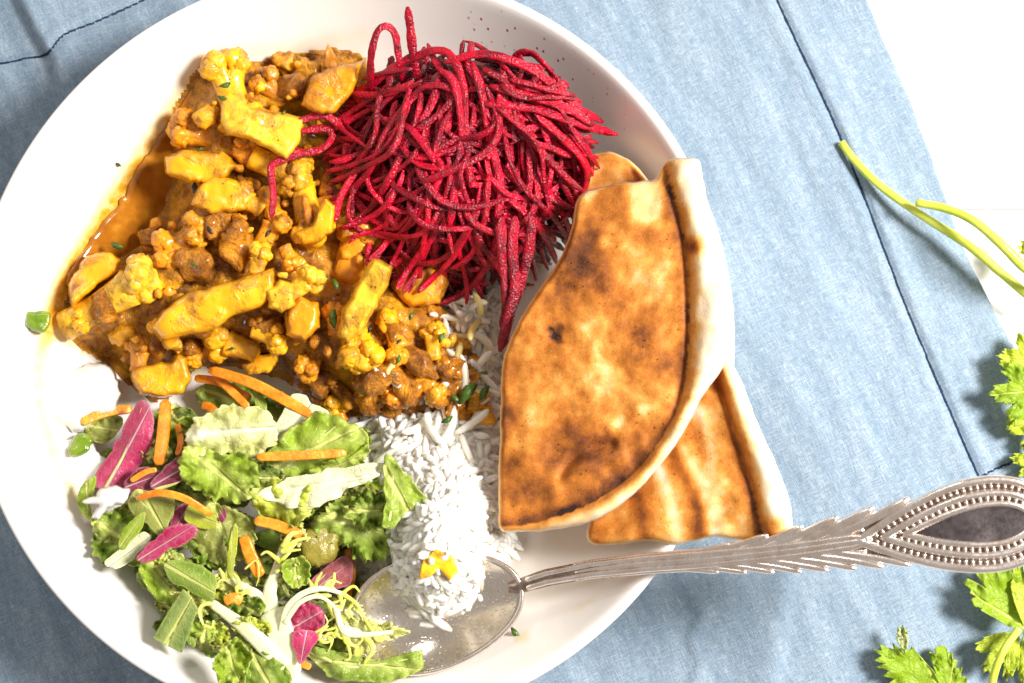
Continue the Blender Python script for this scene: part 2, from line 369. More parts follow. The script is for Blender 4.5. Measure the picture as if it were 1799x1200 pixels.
MFRI = mat_flat('frisee_frill', [(0.3, (0.55, 0.62, 0.05)), (0.7, (0.78, 0.76, 0.22))], 200, 0.3, 0.4, 0.2, sssr=(1, 0.95, 0.3))
MSTEM = mat_flat('coriander_stem', [(0.3, (0.50, 0.60, 0.04)), (0.7, (0.66, 0.70, 0.12))], 120, 0.3, 0.2, 0.2, sssr=(0.9, 1, 0.2))
MHERB = mat_flat('chopped_herb', [(0.3, (0.03, 0.07, 0.006)), (0.7, (0.09, 0.17, 0.015))], 400, 0.3, 0.4)
MPEP = mat_flat('green_pepper', [(0.3, (0.10, 0.20, 0.008)), (0.7, (0.24, 0.34, 0.02))], 300, 0.15, 0.2, 0.1, coat=0.4)
MSPICE = mat_flat('whole_spice', [(0.3, (0.012, 0.006, 0.004)), (0.7, (0.05, 0.022, 0.012))], 500, 0.4, 0.5)
#==BUILD==
# ------------------------------------------------------------------ table, cloth, bowl
def proj(X):
    d = np.asarray(X, float)-CAM; dep = d@FW
    return W/2+FPX*(d@RT)/dep, HH/2-FPX*(d@UP)/dep
def build_table():
    t = 0.02; parts = []
    top = bpy.data.objects.new('table', None); COL.objects.link(top); top['kind'] = 'structure'
    top.location = (0, 0, -t)
    wd = 0.098; i = 0
    y = -0.83
    while y < 0.9:
        x0, x1, y0, y1 = -0.95, 1.0, y+0.0002, y+wd-0.0002; b = 0.0004
        V = [(x0, y0, -t), (x1, y0, -t), (x1, y1, -t), (x0, y1, -t), (x0, y0, -b), (x1, y0, -b), (x1, y1, -b), (x0, y1, -b),
             (x0+b, y0+b, 0), (x1-b, y0+b, 0), (x1-b, y1-b, 0), (x0+b, y1-b, 0)]
        F = [(0, 3, 2, 1), (8, 9, 10, 11)]
        for k in range(4):
            j = (k+1) % 4; F += [(k, j, 4+j, 4+k), (4+k, 4+j, 8+j, 8+k)]
        make('plank', V, F, MTAB, top, smooth=False); y += wd; i += 1
build_table()

SEAM = catmull([(1290, -190), (1365, 0), (1480, 250), (1600, 560), (1712, 822), (1724, 836), (1745, 826), (1800, 806), (1960, 770)], 160)
SEAM2 = catmull([(420, -90), (265, -6), (170, 38), (112, 62), (82, 95), (40, 104), (0, 112), (-200, 135)], 80)
FOLD = [(-20, -120), (20, 0), (50, 60), (78, 105), (95, 220), (150, 420), (200, 600)]
CREASE = [(1392, 980), (1385, 1010), (1372, 1100), (1362, 1200), (1350, 1420)]
def cloth_z(U, V):
    X = P(U, V, 0.003); R = np.hypot(X[:, 0], X[:, 1])
    r2 = X[:, :2]@np.array([[math.cos(.42), -math.sin(.42)], [math.sin(.42), math.cos(.42)]])
    wr = np.array([nz((a*34, b*9, 0), 1, 3.3)+0.6*nz((a*80, b*22, 0), 1, 7.1) for a, b in r2])
    pl = np.array([nz((a*18, b*18, 0), 1, 9.3) for a, b in r2])
    z = 0.0038+0.0021*wr+0.0016*pl
    ds = dist_poly(U, V, SEAM, False); z -= 0.0013*np.exp(-(ds/6.5)**2); z += 0.0007*np.exp(-((ds-16)/11.0)**2)
    d2 = dist_poly(U, V, SEAM2, False); z -= 0.0012*np.exp(-(d2/6)**2); z += 0.0006*np.exp(-((d2-14)/10.0)**2)
    fx = np.interp(V, [p[1] for p in FOLD], [p[0] for p in FOLD]); df = U-fx
    z += 0.0065*smoothstep(-4, 26, df)*np.exp(-np.clip(df, 0, None)/150.0)*(1-smoothstep(250, 420, V))
    cx = np.interp(V, [p[1] for p in CREASE], [p[0] for p in CREASE]); dc = U-cx
    z += np.where(dc < 0, 0.0042*np.exp(-(dc/55.0)**2), 0.0042*np.exp(-(dc/9.0)**2))*smoothstep(930, 1010, V)
    # short puckers by the lower fold
    z += 0.0016*np.exp(-((U-1225-8*np.sin(V/14))/13.0)**2)*smoothstep(1030, 1080, V)
    fl = smoothstep(0.055, 0.095, R); z = 0.0030*(1-fl)+np.maximum(z, 0.0006)*fl
    return z
def build_cloth():
    nv, nu = 300, 330
    vv = np.linspace(-260, 1480, nv); t = np.linspace(0, 1, nu)
    ur = np.interp(vv, [-260, 0, 200, 430, 560, 640, 800, 1000, 1480], [1405, 1522, 1608, 1690, 1752, 1800, 1868, 1930, 2020])
    ur = ur+np.array([2.5*nz((v*0.02, 0, 0), 1, 1.0) for v in vv])
    U = (-330+(ur[:, None]+330)*t[None]).ravel(); V = np.repeat(vv, nu)
    z = cloth_z(U, V); top = P(U, V, z)
    F = [(i*nu+j, i*nu+j+1, (i+1)*nu+j+1, (i+1)*nu+j) for i in range(nv-1) for j in range(nu-1)]
    o = make('cloth', top, F, MCLOTH)
    m = o.modifiers.new('thickness', 'SOLIDIFY'); m.thickness = 0.0009; m.offset = -1
    tag(o, 'blue linen cloth spread over the white table under the bowl', 'cloth')
    for S in (SEAM, SEAM2):
        q = catmull(S, 420); zz = cloth_z(q[:, 0], q[:, 1])+0.0001
        Vt, Ft = tube(P(q[:, 0], q[:, 1], zz), 0.00052, 6, rough=0.25)
        make('hem_stitch', Vt, Ft, MTHREAD, o)
    return o
cloth = build_cloth()

BZ0 = 0.008
def bowl_z(r):
    r = np.asarray(r, float)
    return BZ0+0.044*(np.clip((r-0.082)/0.036, 0, 1.06))**1.6
def build_bowl():
    inner = [(r, float(bowl_z(r))) for r in np.concatenate([np.linspace(0.004, 0.078, 24), np.linspace(0.080, 0.1170, 34)])]
    rim = [(0.1180, 0.0516), (0.1188, 0.0524), (0.1197, 0.0527), (0.1206, 0.0524), (0.1211, 0.0516), (0.1210, 0.0505)]
    outer = [(0.1185, 0.044), (0.115, 0.034), (0.108, 0.022), (0.098, 0.013), (0.085, 0.008), (0.070, 0.0065), (0.066, 0.0060), (0.064, 0.0040), (0.061, 0.0040), (0.059, 0.0058), (0.03, 0.0058), (0.004, 0.0058)]
    prof = inner+rim+outer; n = 288; V = []
    for r, z in prof:
        for k in range(n):
            a = 2*math.pi*k/n; V.append((r*math.cos(a), r*math.sin(a), z))
    V = np.array(V); m = len(prof)
    F = [(i*n+k, i*n+(k+1) % n, (i+1)*n+(k+1) % n, (i+1)*n+k) for i in range(m-1) for k in range(n)]
    V = np.vstack([V, [[0, 0, BZ0], [0, 0, 0.0058]]])
    F += [(m*n, (k+1) % n, k) for k in range(n)]+[(m*n+1, (m-1)*n+k, (m-1)*n+(k+1) % n) for k in range(n)]
    u, v = proj(V); ni = (len(inner))*n
    line = [(640, 60), (560, 78), (450, 92), (365, 105), (318, 175), (235, 305), (160, 425), (115, 500), (85, 590), (66, 660), (78, 740), (110, 830), (150, 890)]
    lc = catmull(line, 60); d = dist_poly(u, v, lc, False)
    body = sdist(u, v, [(640, 60), (365, 105), (318, 175), (235, 305), (160, 425), (115, 500), (85, 590), (300, 700), (600, 500)])
    fade = smoothstep(60, 330, v)*(1-0.75*smoothstep(540, 640, v))
    st = np.exp(-(d/17.0)**2)*0.72+0.17*np.exp(-(d/50.0)**2)
    st = np.maximum(st, np.where(body > 0, 0.62, 0))*(0.15+0.85*fade)
    # lower right streaks of sauce along the foot of the wall
    sm = catmull([(780, 1160), (900, 1125), (1000, 1075), (1050, 1030)], 40); d3 = dist_poly(u, v, sm, False)
    gate = np.array([max(0, nz((a*0.02, b*0.02), 1, 5.0)) for a, b in zip(u, v)])
    st = np.maximum(st, np.exp(-(d3/9.0)**2)*gate*1.1)
    st[ni:] = 0; st[-2:] = 0
    bt = catmull([(840, 40), (930, 75), (1010, 140), (1070, 215)], 30); db = dist_poly(u, v, bt, False)
    be = np.exp(-(db/30.0)**2); be[ni:] = 0
    o = make('bowl', V, F, MBOWL, attrs={'stain': np.clip(st, 0, 1), 'beetstain': be})
    return tag(o, 'large round white ceramic bowl of curry, rice, salad and beetroot', 'bowl')
bowl = build_bowl()

# ------------------------------------------------------------------ heights of the food, by picture position
def Hb(U, V):
    U = np.asarray(U, float); V = np.asarray(V, float); z = np.full(np.broadcast(U, V).shape, 0.02)
    for k in range(14):
        X = P(U, V, z); zn = bowl_z(np.hypot(X[..., 0], X[..., 1])); z = 0.6*z+0.4*zn
    return np.minimum(z, 0.054)
CURRY = [(118, 585), (112, 530), (150, 455), (215, 440), (255, 400), (290, 320), (285, 270), (310, 190), (355, 115), (450, 105), (560, 88), (650, 110), (700, 300), (700, 430), (790, 520), (850, 600), (880, 690), (800, 750), (720, 745), (620, 735), (540, 690), (450, 650), (340, 650), (300, 700), (240, 690), (205, 650), (165, 625), (140, 610)]
SALAD = [(135, 865), (225, 725), (330, 700), (480, 680), (640, 740), (700, 800), (750, 885), (700, 960), (640, 1020), (700, 1100), (690, 1180), (540, 1195), (400, 1195), (290, 1130), (240, 1030), (165, 960)]
RICE = [(760, 540), (820, 490), (870, 520), (890, 640), (905, 760), (905, 900), (900, 960), (860, 1040), (760, 1080), (640, 1060), (640, 960), (620, 840), (630, 720), (720, 700), (800, 640)]
CURRY0 = CURRY; _c = catmull(CURRY, 110, True); CURRY = [(float(a+9*nz((a*0.03, b*0.03), 1, 2.2)+5*nz((a*0.09, b*0.09), 1, 5.2)), float(b+9*nz((a*0.03, b*0.03), 1, 8.2)+5*nz((a*0.09, b*0.09), 1, 11.2))) for a, b in _c]
def gs(U, V, u, v, r): return np.exp(-((U-u)**2+(V-v)**2)/(r*r))
def Hfood(U, V):
    U = np.atleast_1d(np.asarray(U, float)); V = np.atleast_1d(np.asarray(V, float))
    b = Hb(U, V)
    c = 0.020*smoothstep(-8, 85, sdist(U, V, CURRY))+0.008*gs(U, V, 420, 470, 160)+0.004*gs(U, V, 620, 560, 100)
    s = 0.018*smoothstep(-5, 90, sdist(U, V, SALAD))+0.007*gs(U, V, 430, 860, 150)
    r = 0.016*smoothstep(-5, 70, sdist(U, V, RICE))+0.020*gs(U, V, 780, 895, 95)+0.027*gs(U, V, 770, 1015, 92)
    q = 0.040*np.clip(1-((U-810)/250)**2-((V-270)/235)**2, 0, 1)**0.6
    return np.minimum(b+np.maximum(np.maximum(c, s), np.maximum(r, q)), 0.064)
def H1(u, v): return float(Hfood(u, v)[0])

# ------------------------------------------------------------------ sauce pool and gravy bed
sp = [(112, 505), (148, 436), (176, 398), (222, 330), (258, 272), (316, 186), (345, 150), (345, 240), (320, 300), (300, 400), (270, 450), (215, 470), (180, 500), (150, 540)]
V_, F_, _ = pad(sp, lambda U, V: Hb(U, V)+0.0004, 0.0016, 14, 110, 14, (235, 370), jit=11)
tag(make('curry_sauce', V_, F_, MSAUCE), 'thin brown pool of curry sauce at the left foot of the bowl wall', 'sauce')
def build_gravy():
    st = 5.0; us = np.arange(50, 900, st); vs_ = np.arange(70, 770, st)
    U, V = np.meshgrid(us, vs_); U = U.ravel(); V = V.ravel(); sd = sdist(U, V, CURRY)
    ok = sd > -7; idx = -np.ones(len(U), int)
    b = Hb(U, V); z = Hfood(U, V)
    X0 = P(U, V, z)
    lump = np.zeros(len(U)); ids = np.where(ok)[0]
    for i in ids:
        x = X0[i]
        d = noise.voronoi(Vector((x[0]*85, x[1]*85, 0.3)))[0][0]; d2 = noise.voronoi(Vector((x[0]*260, x[1]*260, 1.3)))[0][0]
        lump[i] = 0.0058*(0.45-d)+0.0022*(0.45-d2)+0.0013*nz(x, 420, 2)
    f = smoothstep(0, 60, sd)
    z = np.maximum(z-0.002+lump*f, b+0.0003)
    z = np.where(sd < 0, b-0.0004, z)
    X = P(U, V, z); idx[ids] = np.arange(len(ids)); nu = len(us); F = []
    for i in range(len(vs_)-1):
        for j in range(nu-1):
            q = [i*nu+j, i*nu+j+1, (i+1)*nu+j+1, (i+1)*nu+j]
            if all(idx[k] >= 0 for k in q): F.append([idx[k] for k in q])
    o = make('curry_gravy', X[ids], F, MGRAVY, color=(0.62, 0.28, 0.012, 1))
    tag(o, 'thick orange brown curry gravy beneath the cauliflower and potato', 'gravy', kind='stuff')
build_gravy()

# ------------------------------------------------------------------ curry pieces
YEL = (0.94, 0.43, 0.008, 1); LYEL = (0.97, 0.55, 0.030, 1); AMB = (0.80, 0.29, 0.008, 1); BRO = (0.50, 0.18, 0.010, 1); ORG = (0.82, 0.24, 0.012, 1)
def bumpy_crown(n_big=24, n_small=190):
    v, f = ico(4)
    def pts(n):
        p = rng.normal(size=(n, 3)); return p/np.linalg.norm(p, axis=1)[:, None]
    r = np.full(len(v), 0.70)
    big = pts(n_big); rad = rng.uniform(0.30, 0.52, n_big)
    ang = np.arccos(np.clip(v@big.T, -1, 1))
    r += 0.26*np.max(np.sqrt(np.clip(1-(ang/rad)**2, 0, 1)), axis=1)
    sm = pts(n_small); rad = rng.uniform(0.10, 0.19, n_small); ang = np.arccos(np.clip(v@sm.T, -1, 1))
    r += 0.10*np.max(np.sqrt(np.clip(1-(ang/rad)**2, 0, 1)), axis=1)
    return v*r[:, None], f
def floret(u, v, size, ang, label, color=YEL, dz=0.0, stem=1.0, flat=0.75, group=None, lift=0.10, crown_col=None):
    """u,v crown centre; ang = picture direction (deg, 0 right, 90 down) in which the stem runs"""
    size *= 1.14; z = H1(u, v)+dz; s = size/2/PXM(z); c = P(u, v, z)
    a = math.radians(ang); d = np.array([math.cos(a), -math.sin(a), -lift]); d /= np.linalg.norm(d)
    root = empty('cauliflower_floret', (c[0], c[1], c[2]-s*0.6), label, 'cauliflower', group)
    side = np.cross(d, [0, 0, 1]); side /= np.linalg.norm(side); upn = np.cross(side, d)
    subs = []; heads = []; nsub = 8
    for k in range(nsub):
        th = rng.uniform(-1.25, 1.25); ph = rng.uniform(-0.5, 0.95)
        dr = -d*math.cos(th)*math.cos(ph)+side*math.sin(th)*math.cos(ph)+upn*math.sin(ph)*0.8
        hc_ = c+dr*s*rng.uniform(0.45, 0.72); heads.append(hc_)
        sv_, sf_ = ico(3); pts_ = rng.normal(size=(46, 3)); pts_ /= np.linalg.norm(pts_, axis=1)[:, None]
        an_ = np.arccos(np.clip(sv_@pts_.T, -1, 1)); rr_ = 0.80+0.26*np.max(np.sqrt(np.clip(1-(an_/rng.uniform(0.20, 0.38, 46))**2, 0, 1)), axis=1)
        subs.append((sv_*rr_[:, None]*np.array([1, 1, 0.85])*s*rng.uniform(0.30, 0.46)+hc_, sf_))
    cv, cf = join(subs); make('crown', cv, cf, MCURY, root, color=crown_col or color)
    L = s*(0.5+1.35*stem); t = np.linspace(0, 1, 9)
    bend = rng.uniform(-.12, .12)
    pts = np.array([c+d*(L*x)+side*(bend*L*x*x) for x in t])
    wd = s*(0.58-0.22*t**0.6+0.10*t**3)
    tv, tf = tube(pts, wd, 12, 0.62, 0.8, 0.05)
    parts = [(tv, tf)]
    fork = c+d*L*0.40
    for h_ in heads:
        p2 = np.array([fork*(1-x)+h_*x for x in np.linspace(0, 1, 5)]); parts.append(tube(p2, s*np.linspace(0.26, 0.20, 5), 8, 0.9, 1, 0.06))
    vv, ff = join(parts); make('stem', vv, ff, MPOT, root, color=color)
    return root
def chunk(name, label, cat, outline, thick, mat, color, dz=0.0, edge=16, group=None, jit=6, tilt=(0, 0), n=90, nr=14, rnd=0.30, sink=0.35):
    o = np.array(outline, float); c = o.mean(0); z0 = H1(*c)+dz-sink*thick
    if mat is MPOT:      # cut pieces: crisp corners and flat faces
        pr, nx = np.roll(o, 1, 0), np.roll(o, -1, 0)
        o = np.stack([o+0.16*(pr-o), o, o+0.16*(nx-o)], 1).reshape(-1, 2); edge = edge*0.55; jit = jit*0.7
    off = random.uniform(0, 40)
    def zb(U, V): return z0+tilt[0]*(U-c[0])/5500.0+tilt[1]*(V-c[1])/5500.0
    def za(U, V, d): return np.array([0.0020*nz((a*0.018, b*0.018), 1, off)+0.0005*nz((a*0.06, b*0.06), 1, off) for a, b in zip(U, V)])
    V, F, _ = pad(o, zb, thick, edge, n, nr, jit=jit, rnd=rnd, zadd=za)
    return tag(make(name, V, F, mat, color=color), label, cat, group)
def nugget(name, label, cat, u, v, size, color, mat, group, dz=0.0, flat=0.7, k=3, amp=0.55):
    z = H1(u, v)+dz; s = size/2/PXM(z); c = P(u, v, z)
    vv, f = ico(k); o = random.uniform(0, 90)
    r = np.array([1+amp*nz(p, 1.3, o)-amp*0.6*abs(nz(p, 2.6, o))+amp*0.35*abs(nz(p, 6, o)) for p in vv])
    vv = (vv*r[:, None]*np.array([1, rng.uniform(.6, .95), flat]))@rotz(rng.uniform(0, 6.3)).T*s
    return tag(make(name, vv+c, f, mat, color=color), label, cat, group)

floret(398, 132, 100, 75, 'knobbly yellow cauliflower floret topmost at the upper edge of the curry', YEL, 0.004, 0.9)
floret(335, 232, 84, 10, 'brown gravy coated cauliflower floret below the topmost yellow floret', AMB, 0.002, 0.5)
floret(505, 300, 92, 200, 'yellow cauliflower floret under the loop of stray beetroot', YEL, 0.006, 0.6)
floret(545, 385, 90, 250, 'cauliflower floret with frilled pale crown below the stray beetroot strand', YEL, 0.005, 0.6)
floret(628, 425, 104, 110, 'rounded cauliflower floret with grainy crown beside the beetroot heap', AMB, 0.003, 0.5)
floret(538, 495, 62, 140, 'small bright yellow cauliflower floret above the upright stalk baton', LYEL, 0.009, 0.6)
floret(230, 505, 104, 152, 'big cauliflower floret with thick pale stalk pointing at the bowl wall', LYEL, 0.006, 1.55, lift=0.32)
floret(288, 575, 58, 60, 'small yellow cauliflower floret between the big floret and the potato slab', YEL, 0.004, 0.5)
floret(246, 618, 56, 100, 'little brown cauliflower floret above the yellow fan shaped floret', AMB, 0.002, 0.4)
floret(400, 602, 80, 20, 'cauliflower floret half sunk in gravy below the potato slab', YEL, 0.003, 0.5)
floret(630, 610, 96, 250, 'cauliflower floret with split stalk leaning on the rice', YEL, 0.004, 0.7)
floret(545, 640, 58, 300, 'small cauliflower floret at the edge of the salad', AMB, 0.003, 0.5)
floret(310, 440, 82, 330, 'brown grainy cauliflower floret beside the sauce pool', AMB, 0.002, 0.5)
floret(760, 590, 50, 90, 'tiny yellow cauliflower floret next to the upper rice', YEL, 0.003, 0.7)
floret(470, 150, 62, 40, 'dark brown cauliflower floret tucked behind the topmost yellow floret', BRO, 0.001, 0.4)
floret(480, 395, 66, 120, 'gravy soaked cauliflower floret in the middle of the curry', AMB, 0.005, 0.4)
floret(700, 690, 60, 310, 'orange cauliflower floret resting on the lower rice', ORG, 0.002, 0.4)

for (u, v, sz, an, cl, dz, stm, lb) in [
    (445, 250, 58, 60, AMB, 0.004, 0.4, 'amber cauliflower floret between the flat stalk and the rounded potato'),
    (360, 305, 52, 200, YEL, 0.006, 0.3, 'small yellow floret resting on the rounded potato piece'),
    (430, 350, 60, 30, YEL, 0.006, 0.4, 'yellow floret above the brown masala lumps'),
    (350, 400, 66, 340, AMB, 0.004, 0.4, 'amber floret at the right bank of the sauce pool'),
    (270, 470, 50, 20, YEL, 0.004, 0.4, 'small floret between the sauce pool and the big floret'),
    (455, 455, 54, 100, YEL, 0.007, 0.3, 'yellow floret on top of the pointed end of the potato slab'),
    (350, 620, 62, 330, YEL, 0.004, 0.4, 'yellow floret above the upright carrot stick'),
    (480, 590, 64, 200, YEL, 0.005, 0.4, 'yellow floret below the pointed end of the potato slab'),
    (590, 560, 56, 90, AMB, 0.004, 0.3, 'amber floret left of the stalk baton foot'),
    (700, 610, 60, 250, AMB, 0.004, 0.4, 'amber floret right of the stalk baton foot'),
    (590, 700, 58, 280, YEL, 0.004, 0.5, 'yellow floret just above the white lettuce wedge'),
    (760, 680, 54, 200, AMB, 0.003, 0.4, 'amber floret on the rice below the tiny yellow floret'),
    (590, 350, 60, 160, AMB, 0.004, 0.4, 'amber floret at the left foot of the beetroot heap'),
    (150, 560, 50, 330, YEL, 0.003, 0.4, 'yellow floret above the thick pale stalk by the bowl wall'),
    (510, 455, 50, 240, AMB, 0.006, 0.3, 'amber floret above the glossy onion piece')]:
    floret(u, v, sz, an, lb, cl, dz, stm)
chunk('cauliflower_stalk', 'smooth flat yellow cauliflower stalk lying across the top of the curry', 'cauliflower', [(384, 205), (388, 165), (402, 160), (440, 185), (500, 198), (538, 206), (530, 245), (505, 285), (470, 262), (430, 245), (395, 238)], 0.010, MPOT, LYEL, 0.006, 22, tilt=(-0.05, 0.1))
chunk('potato_piece', 'amber potato wedge half under the left of the beetroot heap', 'potato', [(528, 185), (545, 135), (590, 115), (640, 105), (620, 165), (590, 200), (560, 205)], 0.010, MPOT, AMB, 0.008, 20)
chunk('onion_sliver', 'pointed yellow onion sliver sticking up beside the beetroot', 'onion', [(566, 122), (570, 90), (576, 74), (590, 100), (594, 124)], 0.004, MPOT, AMB, 0.006, 7, jit=3, tilt=(0, -0.3))
chunk('potato_piece', 'rounded yellow potato piece left of the frilled floret', 'potato', [(288, 275), (320, 262), (395, 265), (420, 290), (395, 320), (330, 322), (290, 305)], 0.010, MPOT, YEL, 0.004, 22)
chunk('potato_piece', 'broad yellow potato slab in the middle of the curry', 'potato', [(262, 575), (284, 545), (330, 514), (400, 494), (482, 468), (486, 505), (462, 540), (420, 552), (380, 578), (330, 590), (285, 600)], 0.011, MPOT, YEL, 0.008, 24, tilt=(0.0, -0.15))
chunk('potato_piece', 'translucent amber potato piece hanging below the beetroot strands', 'potato', [(690, 440), (735, 425), (785, 445), (792, 500), (775, 535), (720, 542), (688, 510)], 0.012, MPOT, AMB, 0.004, 26)
chunk('cauliflower_stalk', 'upright cauliflower stalk baton with a brown cut line', 'cauliflower', [(590, 590), (600, 545), (630, 490), (655, 450), (690, 468), (684, 500), (655, 550), (635, 590), (610, 605)], 0.013, MPOT, LYEL, 0.010, 20, tilt=(0.1, -0.25))
chunk('cauliflower_stalk', 'fan shaped yellow cauliflower stalk just above the magenta radicchio', 'cauliflower', [(226, 648), (262, 640), (300, 634), (312, 618), (330, 628), (336, 665), (322, 690), (290, 700), (246, 694), (234, 675)], 0.010, MPOT, YEL, 0.008, 18, tilt=(0, -0.1))
chunk('potato_piece', 'yellow green potato sliver leaning on the bowl wall', 'potato', [(118, 500), (150, 448), (195, 440), (215, 455), (205, 480), (160, 510), (125, 545)], 0.009, MPOT, YEL, 0.004, 18, tilt=(0.0, 0.2))
chunk('onion_piece', 'curved yellow onion piece below the sunken floret', 'onion', [(425, 640), (455, 622), (490, 618), (492, 635), (470, 655), (435, 660)], 0.007, MPOT, YEL, 0.005, 13)
chunk('onion_piece', 'glossy translucent onion piece beside the small bright floret', 'onion', [(468, 512), (490, 492), (515, 500), (520, 535), (495, 550), (470, 540)], 0.007, MPOT, LYEL, 0.012, 14)
chunk('potato_piece', 'brown potato chunk right of the translucent onion', 'potato', [(498, 545), (525, 520), (560, 530), (565, 575), (535, 600), (500, 590)], 0.011, MPOT, AMB, 0.005, 20)
chunk('carrot_slice', 'flat orange carrot slice on the gravy edge beside the salad', 'carrot', [(545, 700), (570, 690), (600, 715), (612, 738), (585, 738)], 0.004, MCAR, (1, 1, 1, 1), 0.004, 9)
chunk('onion_piece', 'pale yellow cauliflower shard pressed against the floret right of the stalk', 'onion', [(515, 410), (545, 395), (572, 345), (590, 360), (585, 410), (560, 430), (530, 432)], 0.006, MPOT, YEL, 0.011, 13, tilt=(.2, -.2))
chunk('potato_piece', 'yellow chunk with green sheen under the topmost floret', 'potato', [(345, 330), (375, 305), (420, 318), (455, 340), (430, 370), (370, 378), (335, 360)], 0.009, MPOT, YEL, 0.005, 18)
chunk('tomato_piece', 'reddish tomato shred beside the frilled floret', 'tomato', [(528, 345), (540, 340), (552, 375), (545, 400), (532, 385)], 0.004, MCUR, ORG, 0.010, 7)
chunk('yellow_pepper_piece', 'bright yellow pepper piece resting on the white rice heap', 'pepper', [(735, 1018), (742, 985), (765, 962), (795, 975), (806, 1005), (790, 1022), (772, 1000), (755, 1015)], 0.0025, MPOT, (0.95, 0.52, 0.01, 1), 0.0025, 8, jit=3)
# dark gravy soaked lumps seen between the florets
for (u, v, s) in [(270, 420, 50), (345, 465, 70), (420, 430, 76), (460, 360, 60), (385, 395, 62), (440, 330, 50), (300, 490, 44), (520, 150, 50), (545, 125, 44), (500, 110, 40), (440, 200, 40), (580, 330, 50), (600, 380, 46), (560, 670, 70), (600, 690, 56), (660, 660, 60), (735, 640, 66), (780, 690, 60), (760, 545, 46), (700, 590, 54), (820, 660, 44), (735, 720, 46), (350, 560, 56), (470, 580, 52), (330, 615, 48), (520, 580, 48), (680, 560, 40), (810, 610, 40), (215, 590, 40), (180, 540, 50), (430, 270, 46), (360, 205, 40), (690, 650, 50), (720, 680, 52), (760, 715, 48), (800, 720, 46), (840, 705, 44), (850, 730, 40), (690, 715, 48), (650, 700, 50), (830, 640, 44), (790, 650, 46)]:
    nugget('curry_lump', 'rough brown gravy coated lump between the larger curry pieces', 'curry lump', u, v, s*1.15, random.choice([AMB, BRO, BRO]) if s > 45 else YEL, MMAS if (s > 42) else MCUR, 'gravy coated lumps in the curry', 0.002)
cp = np.array(CURRY0)
k = 0
while k < 130:
    u, v = rng.uniform(70, 880), rng.uniform(90, 750)
    if sdist(np.array([u]), np.array([v]), cp)[0] < 14: continue
    if 560 < u < 720 and v < 420: continue
    nugget('curry_crumb', 'small crumb of cauliflower or onion stuck to the curry', 'curry crumb', u, v, rng.uniform(10, 27), random.choice([YEL, YEL, LYEL, AMB, AMB, BRO]), MCUR, 'crumbs scattered over the curry', rng.uniform(0.001, 0.006), 0.75, 2); k += 1
nugget('curry_crumb', 'yellow cauliflower crumb afloat in the brown sauce pool', 'curry crumb', 222, 424, 26, YEL, MCURY, None, -0.004, 0.7, 3)
# chopped herbs and spices
def herb(u, v, size, dz, label, group, mat=MHERB, name='chopped_herb', cat='herb'):
    a = rng.uniform(0, 6.28); z = H1(u, v)+dz; c = P(u, v, z); s = size/2/PXM(z)
    t = np.linspace(0, 2*math.pi, 11)[:-1]; R = rotz(a)
    o = np.stack([np.cos(t)*s*(1+0.3*np.sin(3*t)), np.sin(t)*s*0.45, 0.25*s*np.sin(2*t)], 1)@R.T
    V = np.vstack([o+c, o*0.9+c-[0, 0, 0.0005], [c+[0, 0, 0.1*s]], [c-[0, 0, .0005]]]); n = 10
    F = [(k, (k+1) % n, 20) for k in range(n)]+[(n+(k+1) % n, n+k, 21) for k in range(n)]+[(k, n+k, n+(k+1) % n, (k+1) % n) for k in range(n)]
    return tag(make(name, V, F, mat), label, cat, group)
for (u, v, s) in [(395, 150, 22), (390, 172, 18), (352, 262, 12), (498, 198, 10), (205, 432, 24), (340, 465, 14), (585, 560, 34), (590, 500, 22), (700, 632, 18), (775, 593, 20), (820, 690, 46), (850, 690, 30), (786, 738, 22), (408, 612, 12), (318, 562, 12), (130, 510, 18), (722, 555, 16), (800, 700, 20), (570, 490, 18), (850, 655, 14)]:
    herb(u, v, s, 0.0105, 'dark green chopped coriander fleck on the curry', 'herb flecks on the curry')
for (u, v, s) in [(343, 333, 26), (368, 405, 18), (545, 236, 22), (428, 566, 18), (255, 455, 26), (470, 410, 16), (650, 578, 16), (292, 648, 14), (620, 700, 12), (735, 515, 12), (460, 130, 12), (700, 600, 12)]:
    herb(u, v, s, 0.0108, 'blackened whole spice seed on the curry', 'dark spices on the curry', MSPICE, 'spice_seed', 'spice')
herb(905, 1112, 22, 0.0006, 'tiny green leaf scrap on the bare lower bowl wall', None)
herb(208, 289, 12, 0.0006, 'tiny green herb speck on the bowl wall above the sauce', None)
chunk('green_chilli_piece', 'glossy green chilli piece stuck to the left bowl wall', 'chilli', [(46, 548), (62, 546), (88, 552), (86, 572), (78, 586), (60, 582), (46, 574)], 0.005, MPEP, (1, 1, 1, 1), 0.0025, 9, jit=4)
chunk('green_chilli_piece', 'glossy green chilli piece sitting on the yogurt', 'chilli', [(116, 790), (130, 768), (148, 760), (162, 772), (158, 790), (140, 802), (122, 804)], 0.006, MPEP, (1, 1, 1, 1), 0.006, 11, jit=4)

